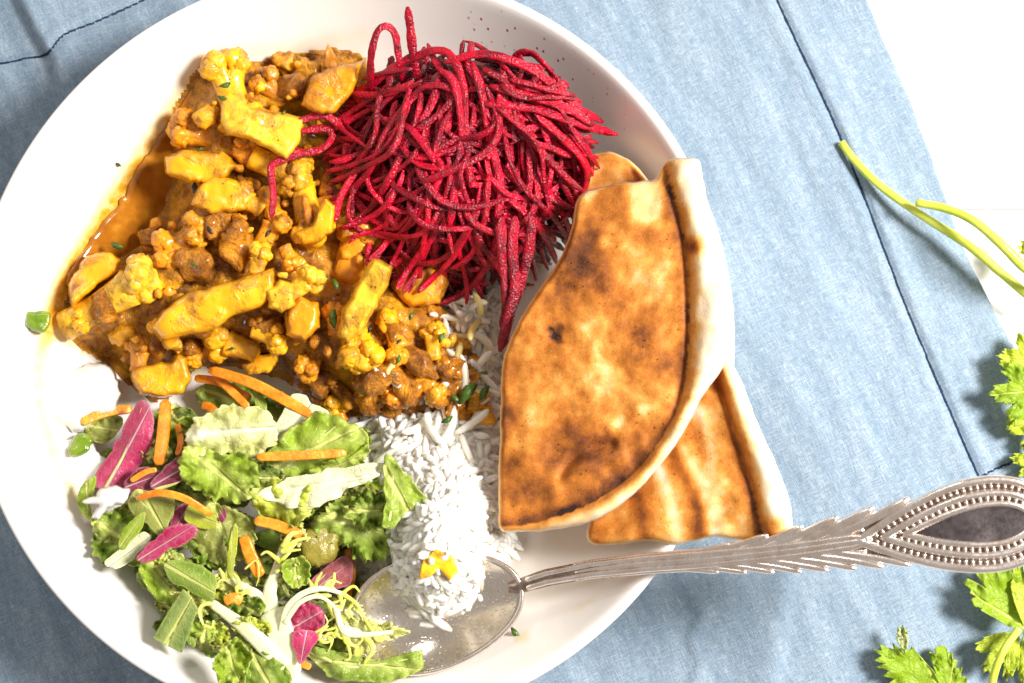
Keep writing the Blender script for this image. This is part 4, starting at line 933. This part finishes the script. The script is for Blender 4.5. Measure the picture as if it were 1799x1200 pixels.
# ------------------------------------------------------------------ salad
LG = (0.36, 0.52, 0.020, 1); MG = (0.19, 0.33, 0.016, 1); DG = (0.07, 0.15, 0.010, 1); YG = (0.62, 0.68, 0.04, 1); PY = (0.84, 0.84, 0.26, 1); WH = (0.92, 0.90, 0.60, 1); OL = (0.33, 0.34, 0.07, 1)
MAG = (0.60, 0.008, 0.12, 1); DMAG = (0.26, 0.005, 0.05, 1); PNK = (0.62, 0.13, 0.16, 1)
def leaf_geo(outline, z0, axis, ruffle=0.0, frill=0.0, cup=0.0, tilt=(0, 0), crumple=0.0026, n=120, nr=18, fold=0.0, freq=9, sharp=False, center=None):
    ol = np.array(outline, float)
    if sharp:
        q = np.vstack([ol, ol[:1]]); L = np.concatenate([[0], np.cumsum(np.hypot(*np.diff(q, axis=0).T))]); s = np.linspace(0, L[-1], n, endpoint=False)
        ol = np.stack([np.interp(s, L, q[:, 0]), np.interp(s, L, q[:, 1])], 1)
    else: ol = catmull(ol, n, True)
    c = ol.mean(0) if center is None else np.array(center, float)
    o = random.uniform(0, 90); size = np.mean(np.hypot(*(ol-c).T))
    if not sharp:
        d = ol-c; ln = np.hypot(*d.T)[:, None]; amp = 0.16*size
        ol = ol+d/ln*np.array([amp*(nz((q[0]*0.03, q[1]*0.03), 1, o+7)+0.5*nz((q[0]*0.08, q[1]*0.08), 1, o+3)) for q in ol])[:, None]
    if frill:
        d = ol-c; ln = np.hypot(*d.T)[:, None]
        j = np.array([abs(nz((q[0]*0.10, q[1]*0.10), 1, o))*2-0.4+0.5*nz((q[0]*0.25, q[1]*0.25), 1, o) for q in ol])
        ol = ol+d/ln*(frill*j)[:, None]
    uv, F, S = rings(ol, c, nr, 0.8); n_ = n
    du, dv = uv[:, 0]-c[0], uv[:, 1]-c[1]; a = math.radians(axis); ca, sa = math.cos(a), math.sin(a)
    A = (du*ca+dv*sa); B = (-du*sa+dv*ca); Am = np.abs(A).max(); Bm = np.abs(B).max()
    arc = np.concatenate([[0], np.tile(np.arange(n_)/n_, nr)])
    th = arc*2*math.pi
    fq = 3.2/size
    ru = 1.7*ruffle*S**1.3*np.array([nz((x*fq, y*fq, 0.3), 1, o)+0.35*nz((x*fq*2.3, y*fq*2.3, 0.7), 1, o+4)*s_ for x, y, s_ in zip(du, dv, S)])
    P3 = np.stack([du, dv, np.zeros(len(du))], 1)
    z = z0+ru+cup*S**2+tilt[0]*du/5400+tilt[1]*dv/5400+crumple*fbm_arr(P3, 0.016, 2, o)-fold*np.abs(B)/5400
    X = P(uv[:, 0], uv[:, 1], z)
    return X, F, np.stack([A/Am, B/Bm, S], 1), c, (A, B, Am, Bm)
def leaf(label, outline, color, layer=0.004, axis=0, mat=None, name='lettuce_leaf', cat='lettuce', group=None, rib=None, ribr=0.0012, **kw):
    mat = mat or MLEAF; c = np.mean(outline, 0); z0 = H1(*c)+layer+(0 if group else 0.0028)
    X, F, uv, c, _ = leaf_geo(outline, z0, axis, **kw)
    o = make(name, X, F, mat, uv=uv, color=color); solidify(o, 0.00035); tag(o, label, cat, group)
    if rib:
        q = catmull(rib, 26); from_uv = np.stack(proj(X), 1)
        zz = np.array([X[np.argmin((from_uv[:, 0]-a)**2+(from_uv[:, 1]-b)**2), 2] for a, b in q])
        for _ in range(4): zz = np.convolve(np.pad(zz, 1, mode='edge'), np.ones(3)/3, 'valid')
        t = np.linspace(0, 1, 26); v, f = tube(P(q[:, 0], q[:, 1], zz), ribr*0.8*(1-0.75*t), 8, 0.5)
        make('midrib', v, f, MRIBG, o)
    return o
# dark leaves below, seen through the gaps
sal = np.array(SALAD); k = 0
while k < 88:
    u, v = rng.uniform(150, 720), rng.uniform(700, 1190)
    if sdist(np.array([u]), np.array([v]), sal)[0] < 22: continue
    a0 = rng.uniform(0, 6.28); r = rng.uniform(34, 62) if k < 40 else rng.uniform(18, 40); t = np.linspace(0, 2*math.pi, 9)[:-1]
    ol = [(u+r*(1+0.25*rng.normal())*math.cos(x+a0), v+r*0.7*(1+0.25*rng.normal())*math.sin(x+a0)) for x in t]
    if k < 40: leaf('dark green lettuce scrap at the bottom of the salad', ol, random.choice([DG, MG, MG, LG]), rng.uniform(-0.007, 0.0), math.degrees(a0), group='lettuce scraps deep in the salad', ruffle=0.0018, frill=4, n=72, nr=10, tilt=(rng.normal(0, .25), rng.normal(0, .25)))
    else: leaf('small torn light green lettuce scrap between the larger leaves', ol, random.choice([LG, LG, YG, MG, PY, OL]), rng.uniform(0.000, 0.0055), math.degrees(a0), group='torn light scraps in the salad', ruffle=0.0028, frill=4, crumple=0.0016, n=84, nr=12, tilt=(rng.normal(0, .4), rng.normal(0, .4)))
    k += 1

leaf('dark green leaf under the carrot sticks next to the curry', [(345, 690), (380, 668), (440, 680), (480, 700), (470, 730), (400, 735), (355, 720)], MG, 0.001, 20, ruffle=0.002)
leaf('slim bright green leaf strip hanging over the long carrot stick', [(428, 668), (440, 662), (452, 690), (468, 705), (466, 728), (452, 725), (446, 700)], LG, 0.011, 60, crumple=0.0006, n=60, nr=8)
leaf('broad green leaf with white vein below the long carrot stick', [(470, 795), (500, 760), (560, 725), (600, 735), (645, 765), (640, 795), (600, 815), (540, 838), (480, 840)], LG, 0.004, -25, ruffle=0.002, rib=[(480, 838), (540, 790), (600, 740)], ribr=0.0011)
leaf('creamy white lettuce base wedge beside the ribbed pale leaf', [(468, 782), (490, 735), (515, 692), (545, 705), (575, 725), (540, 760), (505, 778)], WH, 0.007, -50, MPALE, crumple=0.0008)
leaf('ribbed pale yellow lettuce heart leaf in the middle of the salad', [(326, 760), (345, 732), (385, 718), (430, 712), (470, 725), (486, 752), (470, 785), (440, 802), (400, 796), (350, 795), (330, 782)], PY, 0.012, -5, MPALE, ruffle=0.0022, cup=-0.002, frill=4)
leaf('crumpled green leaf below the ribbed pale leaf', [(318, 805), (335, 782), (380, 795), (430, 800), (455, 825), (450, 865), (415, 882), (365, 870), (330, 850)], LG, 0.008, 40, ruffle=0.003, frill=6, crumple=0.003)
leaf('yellow green crumpled leaf behind the frilly one', [(438, 862), (470, 846), (520, 842), (552, 872), (540, 910), (500, 925), (455, 905)], YG, 0.009, 20, ruffle=0.003, frill=7, crumple=0.003)
leaf('long creamy white leaf pointing at the rice heap', [(458, 868), (500, 842), (560, 828), (620, 818), (672, 814), (664, 835), (610, 862), (570, 885), (520, 895), (490, 885)], WH, 0.013, -10, MPALE, crumple=0.0014, ruffle=0.0012)
leaf('flat pointed bright green leaf lying on the rice heap', [(674, 808), (686, 800), (705, 822), (730, 852), (758, 886), (735, 893), (712, 900), (690, 930), (672, 925), (676, 870)], (0.34, 0.50, 0.03, 1), 0.010, 60, ruffle=0.001, crumple=0.0012, rib=[(682, 925), (690, 870), (690, 815)], ribr=0.0007)
leaf('frilly bright green lettuce leaf beside the rice heap', [(545, 935), (560, 905), (590, 882), (620, 862), (655, 870), (690, 880), (696, 915), (690, 945), (700, 965), (670, 980), (640, 985), (610, 965), (590, 950)], (0.27, 0.42, 0.03, 1), 0.010, 20, ruffle=0.0048, frill=13, crumple=0.004, freq=8, n=180, nr=24)
leaf('curled dark green lettuce tuft above the frilly leaf', [(600, 900), (625, 872), (665, 868), (690, 892), (680, 920), (640, 925)], MG, 0.014, 0, ruffle=0.004, frill=10, crumple=0.003, freq=6)
leaf('olive green limp leaf under the arched carrot stick', [(222, 878), (245, 862), (290, 868), (308, 885), (296, 930), (282, 945), (250, 915), (228, 895)], OL, 0.009, 60, crumple=0.001, rib=[(235, 870), (265, 900), (285, 940)], ribr=0.0006)
leaf('translucent olive leaf right of the arched carrot stick', [(345, 900), (380, 888), (430, 905), (450, 940), (430, 985), (380, 990), (345, 960)], OL, 0.006, 70, ruffle=0.002, frill=5, crumple=0.002)
leaf('small yellow green leaf piece at the tip of the arched carrot', [(322, 905), (335, 882), (365, 895), (385, 915), (370, 930), (335, 922)], YG, 0.010, 20, crumple=0.0016, n=60, nr=8)
leaf('narrow green leaf edge curled up beside the yogurt drip', [(134, 880), (148, 848), (168, 836), (166, 862), (155, 890), (165, 918), (148, 908)], LG, 0.006, 90, crumple=0.001, ruffle=0.001, n=60, nr=8)
leaf('dark green frilled leaf under the yogurt drip', [(160, 925), (190, 900), (235, 905), (262, 930), (245, 960), (200, 985), (170, 975)], MG, 0.003, 30, ruffle=0.003, frill=8, crumple=0.003)
leaf('curling bright green leaf right of the yogurt drip', [(208, 955), (225, 920), (255, 898), (250, 925), (230, 950), (218, 965)], LG, 0.009, -55, crumple=0.001, n=60, nr=8)
leaf('pale wedge of lettuce stem at the lower left of the salad', [(183, 988), (215, 962), (250, 935), (266, 945), (245, 970), (225, 992), (200, 1000)], WH, 0.008, -35, MPALE, crumple=0.001, n=70, nr=10)
leaf('folded green leaf below the magenta shard', [(245, 1000), (270, 978), (310, 985), (335, 1015), (320, 1060), (290, 1062), (262, 1035)], LG, 0.003, 50, ruffle=0.002, crumple=0.002)
leaf('smooth dark green leaf with bent corner above the hanging one', [(288, 988), (320, 984), (360, 1000), (378, 1022), (372, 1056), (345, 1048), (310, 1028), (292, 1012)], MG, 0.007, 30, crumple=0.001, fold=0.25, rib=[(292, 995), (335, 1015), (370, 1040)], ribr=0.0006)
leaf('flat grey green leaf hanging onto the bare bowl at the salad edge', [(268, 1122), (295, 1075), (322, 1034), (336, 1048), (348, 1070), (335, 1105), (320, 1146), (295, 1135)], (0.22, 0.33, 0.09, 1), 0.008, -60, crumple=0.0006, sharp=True, rib=[(290, 1138), (315, 1090), (330, 1045)], ribr=0.0006, tilt=(0, -.15))
leaf('small dark leaf scrap tucked behind the hanging grey green leaf', [(326, 1120), (335, 1095), (345, 1120), (340, 1138)], MG, 0.003, 60, n=40, nr=6)
leaf('rounded bright green leaf below the frisee stalk', [(376, 1165), (392, 1135), (415, 1120), (436, 1140), (438, 1170), (425, 1205), (395, 1210), (380, 1190)], LG, 0.010, 70, ruffle=0.003, cup=0.003, frill=3, crumple=0.002)
leaf('green leaf under the thick frisee stalk', [(435, 1130), (470, 1150), (510, 1185), (500, 1230), (440, 1225), (425, 1180)], MG, 0.004, 60, ruffle=0.002, crumple=0.002)
leaf('long curved green leaf lying under the tip of the spoon', [(538, 1135), (570, 1140), (620, 1152), (680, 1160), (720, 1150), (742, 1142), (738, 1172), (700, 1192), (640, 1200), (580, 1188), (550, 1165)], (0.26, 0.40, 0.03, 1), 0.008, 5, ruffle=0.002, crumple=0.002, rib=[(545, 1145), (620, 1172), (735, 1155)], ribr=0.0008)
leaf('small cupped green leaf above the pink radicchio', [(495, 1005), (505, 982), (532, 978), (545, 998), (535, 1025), (510, 1032)], LG, 0.010, 80, cup=0.004, ruffle=0.001, frill=3, n=60, nr=9)
leaf('square olive green cooked cucumber skin among the carrot sticks', [(520, 945), (545, 922), (590, 930), (600, 955), (585, 985), (555, 1000), (525, 980)], (0.24, 0.22, 0.025, 1), 0.009, 30, crumple=0.001, brown=0.0) if False else chunk('cucumber_piece', 'olive green cooked cucumber chunk between carrot sticks and frilly leaf', 'cucumber', [(520, 950), (540, 925), (585, 928), (598, 950), (588, 980), (558, 1000), (528, 985)], 0.006, mat_flat('cooked_cucumber', [(0.3, (0.20, 0.16, 0.02)), (0.7, (0.36, 0.30, 0.05))], 200, 0.25, 0.6, 0.2), (1, 1, 1, 1), 0.008, 14)
leaf('narrow upright green leaf blade left of the frisee', [(400, 1005), (402, 960), (412, 920), (418, 935), (412, 985), (408, 1015)], YG, 0.012, 90, crumple=0.0008, n=50, nr=7)
leaf('green leaf with frilled tip behind the frisee arms', [(330, 940), (365, 925), (405, 950), (400, 1000), (360, 995), (335, 970)], MG, 0.005, 40, ruffle=0.002, frill=6, crumple=0.002)
leaf('shaded green leaf between the carrot sticks and the pale leaf', [(540, 830), (600, 800), (640, 790), (650, 775), (640, 810), (600, 835), (560, 850)], LG, 0.006, -20, ruffle=0.002, frill=5)
leaf('dark green leaf beside the crumpled leaf and the long white leaf', [(440, 830), (470, 815), (500, 830), (490, 860), (455, 862)], DG, 0.004, 0, ruffle=0.002, frill=4, n=60)
leaf('yellow green leaf tip lying on the yogurt', [(148, 748), (180, 730), (215, 735), (205, 765), (180, 780), (160, 770)], OL, 0.006, 10, crumple=0.001, n=60, ruffle=0.001)
leaf('green leaf above the upright carrot stick', [(290, 730), (330, 715), (345, 745), (330, 780), (300, 775)], DG, 0.001, 60, ruffle=0.002, n=60)

# radicchio
leaf('large magenta radicchio leaf with white vein leaning on the yogurt', [(164, 856), (178, 815), (205, 780), (222, 745), (246, 698), (262, 715), (272, 745), (268, 785), (248, 820), (225, 852), (195, 860)], MAG, 0.013, -62, MRAD, 'radicchio_leaf', 'radicchio', crumple=0.0015, fold=0.35, rib=[(185, 858), (222, 790), (250, 715)], ribr=0.0008, tilt=(0.1, 0))
leaf('dark magenta radicchio leaf with thick white edge', [(264, 852), (285, 825), (315, 803), (338, 815), (338, 832), (310, 850), (282, 862)], DMAG, 0.009, -30, MRAD, 'radicchio_leaf', 'radicchio', crumple=0.001, fold=0.2, n=70, nr=10, rib=[(272, 860), (310, 848), (338, 830)], ribr=0.0010)
leaf('magenta radicchio shard with torn pale tip', [(238, 982), (262, 955), (300, 925), (330, 918), (346, 932), (320, 960), (290, 972), (262, 988)], MAG, 0.010, -32, MRAD, 'radicchio_leaf', 'radicchio', crumple=0.001, n=80, nr=10, frill=3)
leaf('dark purple radicchio strip under the arched carrot', [(298, 930), (312, 890), (335, 885), (330, 915), (315, 945)], DMAG, 0.007, -60, MRAD, 'radicchio_leaf', 'radicchio', crumple=0.001, n=50, nr=8)
leaf('shadowed radicchio leaf deep below the magenta leaf', [(215, 850), (250, 822), (285, 830), (270, 858), (235, 870)], DMAG, 0.005, -20, MRAD, 'radicchio_leaf', 'radicchio', crumple=0.001, n=50, nr=8)
leaf('pale pink radicchio leaf with white vein above the frisee arch', [(543, 1030), (560, 1005), (590, 982), (612, 975), (622, 1000), (610, 1030), (580, 1040)], PNK, 0.009, -38, MRAD, 'radicchio_leaf', 'radicchio', crumple=0.001, n=70, rib=[(548, 1030), (580, 1003), (612, 978)], ribr=0.0007)
leaf('red radicchio leaf framed by the frisee arch', [(508, 1085), (530, 1062), (560, 1065), (570, 1090), (560, 1110), (530, 1118), (512, 1105)], MAG, 0.006, -30, MRAD, 'radicchio_leaf', 'radicchio', crumple=0.0015, n=70, ruffle=0.001)
leaf('red radicchio tail hanging below the frisee arch', [(515, 1112), (548, 1105), (562, 1118), (545, 1145), (528, 1168), (520, 1150)], MAG, 0.006, 100, MRAD, 'radicchio_leaf', 'radicchio', crumple=0.0015, n=60)
leaf('tiny purple radicchio chip beside the olive leaf', [(384, 910), (394, 892), (398, 908), (390, 918)], DMAG, 0.010, 60, MRAD, 'radicchio_leaf', 'radicchio', crumple=0.0003, n=30, nr=5)

# carrot sticks
def carrot(pts, wpx, label, dz=0.010, arch=0.0):
    q = catmull(pts, 22); z = Hfood(q[:, 0], q[:, 1])
    z = np.linspace(z[0], z[-1], 22)*0.5+z.mean()*0.5+dz+arch*np.sin(math.pi*np.linspace(0, 1, 22))
    X = P(q[:, 0], q[:, 1], z); r = wpx*0.86/2/PXM(float(z.mean())); t = np.linspace(0, 1, 22)
    V, F = tube(X, r*(0.86+0.14*np.sin(math.pi*t))*np.clip(np.minimum(t, 1-t)*14+0.6, 0, 1), 16, 0.55, 0.35, 0.03)
    return tag(make('carrot_stick', V, F, MCAR), label, 'carrot')
for pts, wpx, lab, dz, ar in [
    ([(368, 650), (440, 672), (505, 705), (562, 738)], 23, 'longest carrot stick running from the curry to the white lettuce wedge', 0.014, 0.002),
    ([(343, 664), (385, 672), (440, 700)], 18, 'carrot stick crossing under the longest one by the curry', 0.009, 0),
    ([(378, 660), (410, 690), (436, 716)], 17, 'short carrot stick slanting below the longest one', 0.011, 0),
    ([(291, 704), (287, 760), (279, 816)], 25, 'upright carrot stick right of the magenta radicchio leaf', 0.014, 0),
    ([(143, 742), (185, 725), (232, 718)], 20, 'carrot stick resting on the yogurt', 0.010, 0),
    ([(452, 803), (530, 800), (608, 796)], 19, 'straight carrot stick below the broad veined leaf', 0.014, 0),
    ([(240, 876), (280, 866), (325, 876), (372, 905)], 15, 'thin arched carrot stick over the olive leaf', 0.014, 0.004),
    ([(428, 942), (440, 975), (458, 1012)], 25, 'thick carrot stick beside the frisee arm', 0.011, 0),
    ([(448, 914), (485, 922), (530, 940)], 22, 'ridged carrot stick under the yellow green leaf', 0.011, 0),
    ([(610, 965), (618, 1010), (606, 1062)], 17, 'carrot stick along the edge of the rice above the frisee frills', 0.008, 0),
    ([(530, 945), (560, 950), (590, 962)], 16, 'carrot stick half hidden by the cucumber chunk', 0.005, 0),
    ([(395, 1058), (410, 1050), (424, 1058)], 20, 'carrot nub in the fork of the frisee', 0.009, 0),
    ([(515, 1168), (530, 1166), (546, 1172)], 15, 'carrot nub under the frisee base', 0.004, 0),
    ([(310, 740), (318, 775), (312, 800)], 14, 'carrot sliver hidden behind the upright carrot stick', 0.006, 0),
    ([(355, 712), (368, 715), (380, 725)], 18, 'carrot nub in the dark gap below the curry', 0.004, 0),
    ([(230, 845), (255, 830), (275, 825)], 12, 'thin carrot sliver in the shadow of the radicchio', 0.009, 0)]:
    carrot(pts, wpx, lab, dz+0.0015, ar)

# frisee
def frisee():
    zb = H1(480, 1060)+0.009
    root = empty('frisee_leaf', P(505, 1180, H1(505, 1180)), 'branching frisee leaf with thick white stalk and yellow frills beside the spoon', 'frisee')
    def br(pts, w0, w1, name='rib', mat=MRIB, dz=0.0, arch=0.0, flat=0.34, n=24):
        q = catmull(pts, n); t = np.linspace(0, 1, n); z = np.maximum(zb+dz, Hfood(q[:, 0], q[:, 1])+0.006)+arch*np.sin(math.pi*t)
        for _ in range(5): z = np.convolve(np.pad(z, 2, mode='edge'), np.ones(5)/5, 'valid')
        o = random.uniform(0, 50)
        r = (w0+(w1-w0)*t)/2/PXM(zb)*(1+0.12*np.array([nz((x*5, 0, 0), 1, o) for x in t]))
        v, f = tube(P(q[:, 0], q[:, 1], z), r, 10, flat, 0.9, 0.07); return make(name, v, f, mat, root)
    br([(506, 1186), (500, 1150), (490, 1110), (478, 1075)], 46, 52, flat=0.22)
    br([(482, 1085), (455, 1050), (420, 1028), (382, 1010)], 30, 8)
    br([(500, 1170), (460, 1130), (420, 1095), (372, 1060)], 38, 14, dz=-0.001)
    br([(478, 1080), (474, 1040), (486, 1000), (498, 960)], 30, 12)
    br([(495, 1110), (505, 1070), (530, 1044), (565, 1034), (600, 1042)], 15, 7, dz=0.003, arch=0.003)
    br([(500, 1095), (525, 1060), (560, 1048), (590, 1070), (596, 1100)], 10, 5, dz=0.004, arch=0.003)
    br([(500, 1120), (530, 1115), (570, 1120), (600, 1112)], 14, 9, dz=0.002)
    br([(400, 1020), (404, 990), (412, 950), (416, 925)], 10, 5)
    br([(590, 1070), (605, 1110), (640, 1115), (690, 1110)], 12, 7, dz=0.003)
    fr = [([(498, 962), (510, 940), (525, 935)], 14), ([(494, 970), (520, 950), (545, 945)], 10), ([(490, 985), (470, 970), (458, 975)], 9),
          ([(600, 1042), (625, 1060), (640, 1085)], 9), ([(598, 1045), (620, 1030), (632, 1040)], 8), ([(565, 1036), (580, 1020), (600, 1025)], 7),
          ([(382, 1010), (372, 1018), (375, 1030)], 6), ([(372, 1060), (358, 1062), (350, 1075), (358, 1100)], 9), ([(358, 1100), (372, 1102), (375, 1090)], 8),
          ([(596, 1100), (610, 1130), (615, 1155), (605, 1160)], 9), ([(640, 1115), (655, 1140), (640, 1165)], 12), ([(430, 1000), (450, 985), (455, 1010), (450, 1030)], 4),
          ([(640, 1085), (655, 1110), (665, 1120)], 7), ([(540, 1118), (560, 1108), (575, 1095), (570, 1080)], 6), ([(620, 1060), (612, 1075), (622, 1088)], 6)]
    for pts in ([(482, 1085), (455, 1050), (420, 1028), (382, 1010)], [(474, 1040), (486, 1000), (498, 960)], [(505, 1070), (530, 1044), (565, 1034), (600, 1042)], [(525, 1060), (560, 1048), (590, 1070), (596, 1100)], [(530, 1115), (570, 1120), (600, 1112)], [(590, 1070), (605, 1110), (640, 1115), (690, 1110)]):
        q = catmull(pts, 40)
        for k in range(7):
            i = int(rng.integers(14, 39)); d = q[i]-q[i-1]; a = math.atan2(d[1], d[0])+random.choice([-1, 1])*rng.uniform(0.5, 1.2); L = rng.uniform(14, 34); cu = rng.normal(0, 0.9)
            fr.append(([tuple(q[i]), (q[i][0]+L*0.5*math.cos(a), q[i][1]+L*0.5*math.sin(a)), (q[i][0]+L*math.cos(a+cu*0.5), q[i][1]+L*math.sin(a+cu*0.5))], rng.uniform(5, 10)))
    for pts, w_ in fr: br(pts, w_, w_*0.45, 'frill', MFRI, 0.002, 0.001, 0.6, 16)
    for ol in ([(600, 1105), (620, 1085), (650, 1095), (690, 1100), (715, 1110), (690, 1122), (660, 1130), (640, 1150), (628, 1168), (618, 1140)],
               [(505, 962), (500, 930), (520, 920), (540, 932), (530, 950)], [(575, 1060), (600, 1048), (632, 1060), (640, 1090), (612, 1098), (590, 1085)],
               [(545, 1000), (520, 1020), (490, 1025), (500, 1000), (525, 990)]):
        c = np.mean(ol, 0); X, F, uv, c, _ = leaf_geo(ol, max(zb, H1(*c)+0.008), 20, ruffle=0.0022, frill=9, crumple=0.002, n=110, nr=12, freq=7)
        o = make('frill_blade', X, F, MPALE, root, uv=uv, color=(0.70, 0.70, 0.09, 1)); solidify(o, 0.0006)
frisee()

# ------------------------------------------------------------------ coriander
def cor_outline(bu, bv, ang, L, spread=1.25, lobes=3, tooth=0.13, seed=0):
    r = np.random.default_rng(seed); t = np.linspace(-spread, spread, 90); out = [(bu, bv)]
    for x in t:
        k = (x/spread+1)/2*lobes; f = k-math.floor(k)
        lobe = 0.60+0.40*math.sin(math.pi*min(max(f, 0), 1))**0.7
        env = 1-0.28*(x/spread)**2
        te = 1-tooth*abs(((k*4.3) % 1.0)-0.5)*2
        a = math.radians(ang)+x; rr = L*lobe*env*te*(1+0.04*r.normal())
        out.append((bu+rr*math.cos(a), bv+rr*math.sin(a)))
    return out
def cor_leaf(root, bu, bv, ang, L, z0, spread=1.2, lobes=3, tilt=(0, 0), col=(0.5, 0.62, 0.012, 1), seed=0, outline=None):
    ol = np.array(outline if outline is not None else cor_outline(bu, bv, ang, L, spread, lobes, seed=seed), float)
    a = math.radians(ang); cen = (bu+0.25*L*math.cos(a), bv+0.25*L*math.sin(a))
    X, F, uv, c, _ = leaf_geo(ol, z0*0.68+0.002, ang, ruffle=0.0016, crumple=0.0014, n=220, nr=16, sharp=True, tilt=tilt, freq=5, center=cen)
    o = make('leaf', X, F, MCOR, root, uv=uv, color=col); solidify(o, 0.0004); return o
def cor_stem(root, pts, zs, w0, w1, name='stem'):
    q = catmull(pts, 40); z = np.interp(np.linspace(0, 1, 40), np.linspace(0, 1, len(zs)), zs)
    v, f = tube(P(q[:, 0], q[:, 1], z), np.linspace(w0, w1, 40)/2/PXM(0.01), 12, rough=0.02); return make(name, v, f, MSTEM, root)
sA = empty('coriander_sprig', P(1790, 560, 0.004), 'fresh coriander sprig with two long stems lying on the hem of the cloth', 'coriander')
cor_stem(sA, [(1478, 250), (1500, 280), (1545, 325), (1610, 372), (1700, 430), (1760, 480), (1830, 540)], [0.0065, 0.008, 0.010, 0.012, 0.014, 0.015, 0.014], 14, 17)
cor_stem(sA, [(1610, 356), (1660, 366), (1710, 388), (1760, 430), (1800, 470), (1850, 500)], [0.016, 0.020, 0.025, 0.028, 0.028, 0.024], 14, 19)
cor_leaf(sA, 1830, 640, 190, 80, 0.016, 1.2, 3, (0, 0), (0.55, 0.66, 0.03, 1), 2)
cor_leaf(sA, 1835, 685, 175, 100, 0.020, 1.0, 3, (0.1, 0), (0.31, 0.49, 0.008, 1), 3)
cor_leaf(sA, 1840, 735, 165, 78, 0.014, 1.1, 3, (0, 0), (0.52, 0.62, 0.02, 1), 4)
cor_leaf(sA, 1850, 440, 185, 66, 0.028, 1.2, 3, (0, 0), (0.6, 0.68, 0.06, 1), 5)
cor_leaf(sA, 1835, 810, 185, 60, 0.012, 1.0, 3, (0, 0), (0.52, 0.62, 0.02, 1), 6)
sB = empty('coriander_sprig', P(1790, 1200, 0.004), 'fresh coriander sprig with broad serrated leaves below the spoon handle', 'coriander')
cor_stem(sB, [(1790, 1105), (1765, 1140), (1748, 1180), (1735, 1240)], [0.020, 0.020, 0.018, 0.014], 12, 13)
cor_stem(sB, [(1800, 1110), (1840, 1130), (1880, 1200)], [0.020, 0.018, 0.012], 12, 13)
cor_leaf(sB, 1795, 1098, 212, 128, 0.020, 0.95, 3, (0.0, 0), (0.31, 0.49, 0.008, 1), 7,
         [(1800, 1105), (1770, 1100), (1745, 1085), (1722, 1072), (1728, 1062), (1712, 1066), (1706, 1052), (1722, 1045), (1704, 1042), (1708, 1028), (1692, 1026), (1700, 1016), (1712, 1022), (1740, 1038), (1722, 1012), (1708, 1000), (1730, 1004), (1720, 992), (1745, 985), (1752, 1000), (1765, 985), (1790, 992), (1798, 1030), (1803, 1070)])
cor_leaf(sB, 1798, 1100, 280, 120, 0.022, 0.55, 2, (0, 0), (0.58, 0.68, 0.05, 1), 8)
cor_leaf(sB, 1790, 1108, 130, 100, 0.016, 0.75, 3, (0, 0), (0.58, 0.68, 0.05, 1), 9)
cor_leaf(sB, 1800, 1110, 60, 110, 0.016, 0.8, 3, (0, 0), (0.54, 0.64, 0.03, 1), 11)
sC = empty('coriander_sprig', P(1640, 1250, 0.004), 'coriander leaf sprig with pale backed tips between crease and broad leaves', 'coriander')
cor_leaf(sC, 1655, 1215, 240, 120, 0.014, 0.9, 3, (0, 0), (0.31, 0.49, 0.008, 1), 12,
         [(1665, 1230), (1640, 1178), (1622, 1160), (1602, 1135), (1596, 1148), (1588, 1134), (1580, 1142), (1568, 1130), (1570, 1142), (1556, 1136), (1545, 1132), (1550, 1144), (1532, 1140), (1548, 1152), (1536, 1160), (1552, 1166), (1540, 1172), (1562, 1178), (1550, 1188), (1572, 1192), (1560, 1202), (1585, 1212), (1620, 1230)])
cor_leaf(sC, 1590, 1148, 262, 50, 0.017, 0.42, 1, (0, -.2), (0.70, 0.74, 0.42, 1), 13)
cor_leaf(sC, 1665, 1225, 280, 92, 0.012, 0.42, 1, (0, 0), (0.31, 0.49, 0.008, 1), 14,
         [(1668, 1235), (1648, 1195), (1636, 1160), (1632, 1145), (1644, 1150), (1642, 1138), (1652, 1134), (1662, 1136), (1664, 1148), (1672, 1144), (1674, 1158), (1682, 1160), (1678, 1175), (1690, 1172), (1688, 1188), (1700, 1190), (1694, 1212), (1690, 1235)])
cor_stem(sC, [(1660, 1222), (1690, 1260), (1740, 1300)], [0.013, 0.012, 0.010], 10, 12)
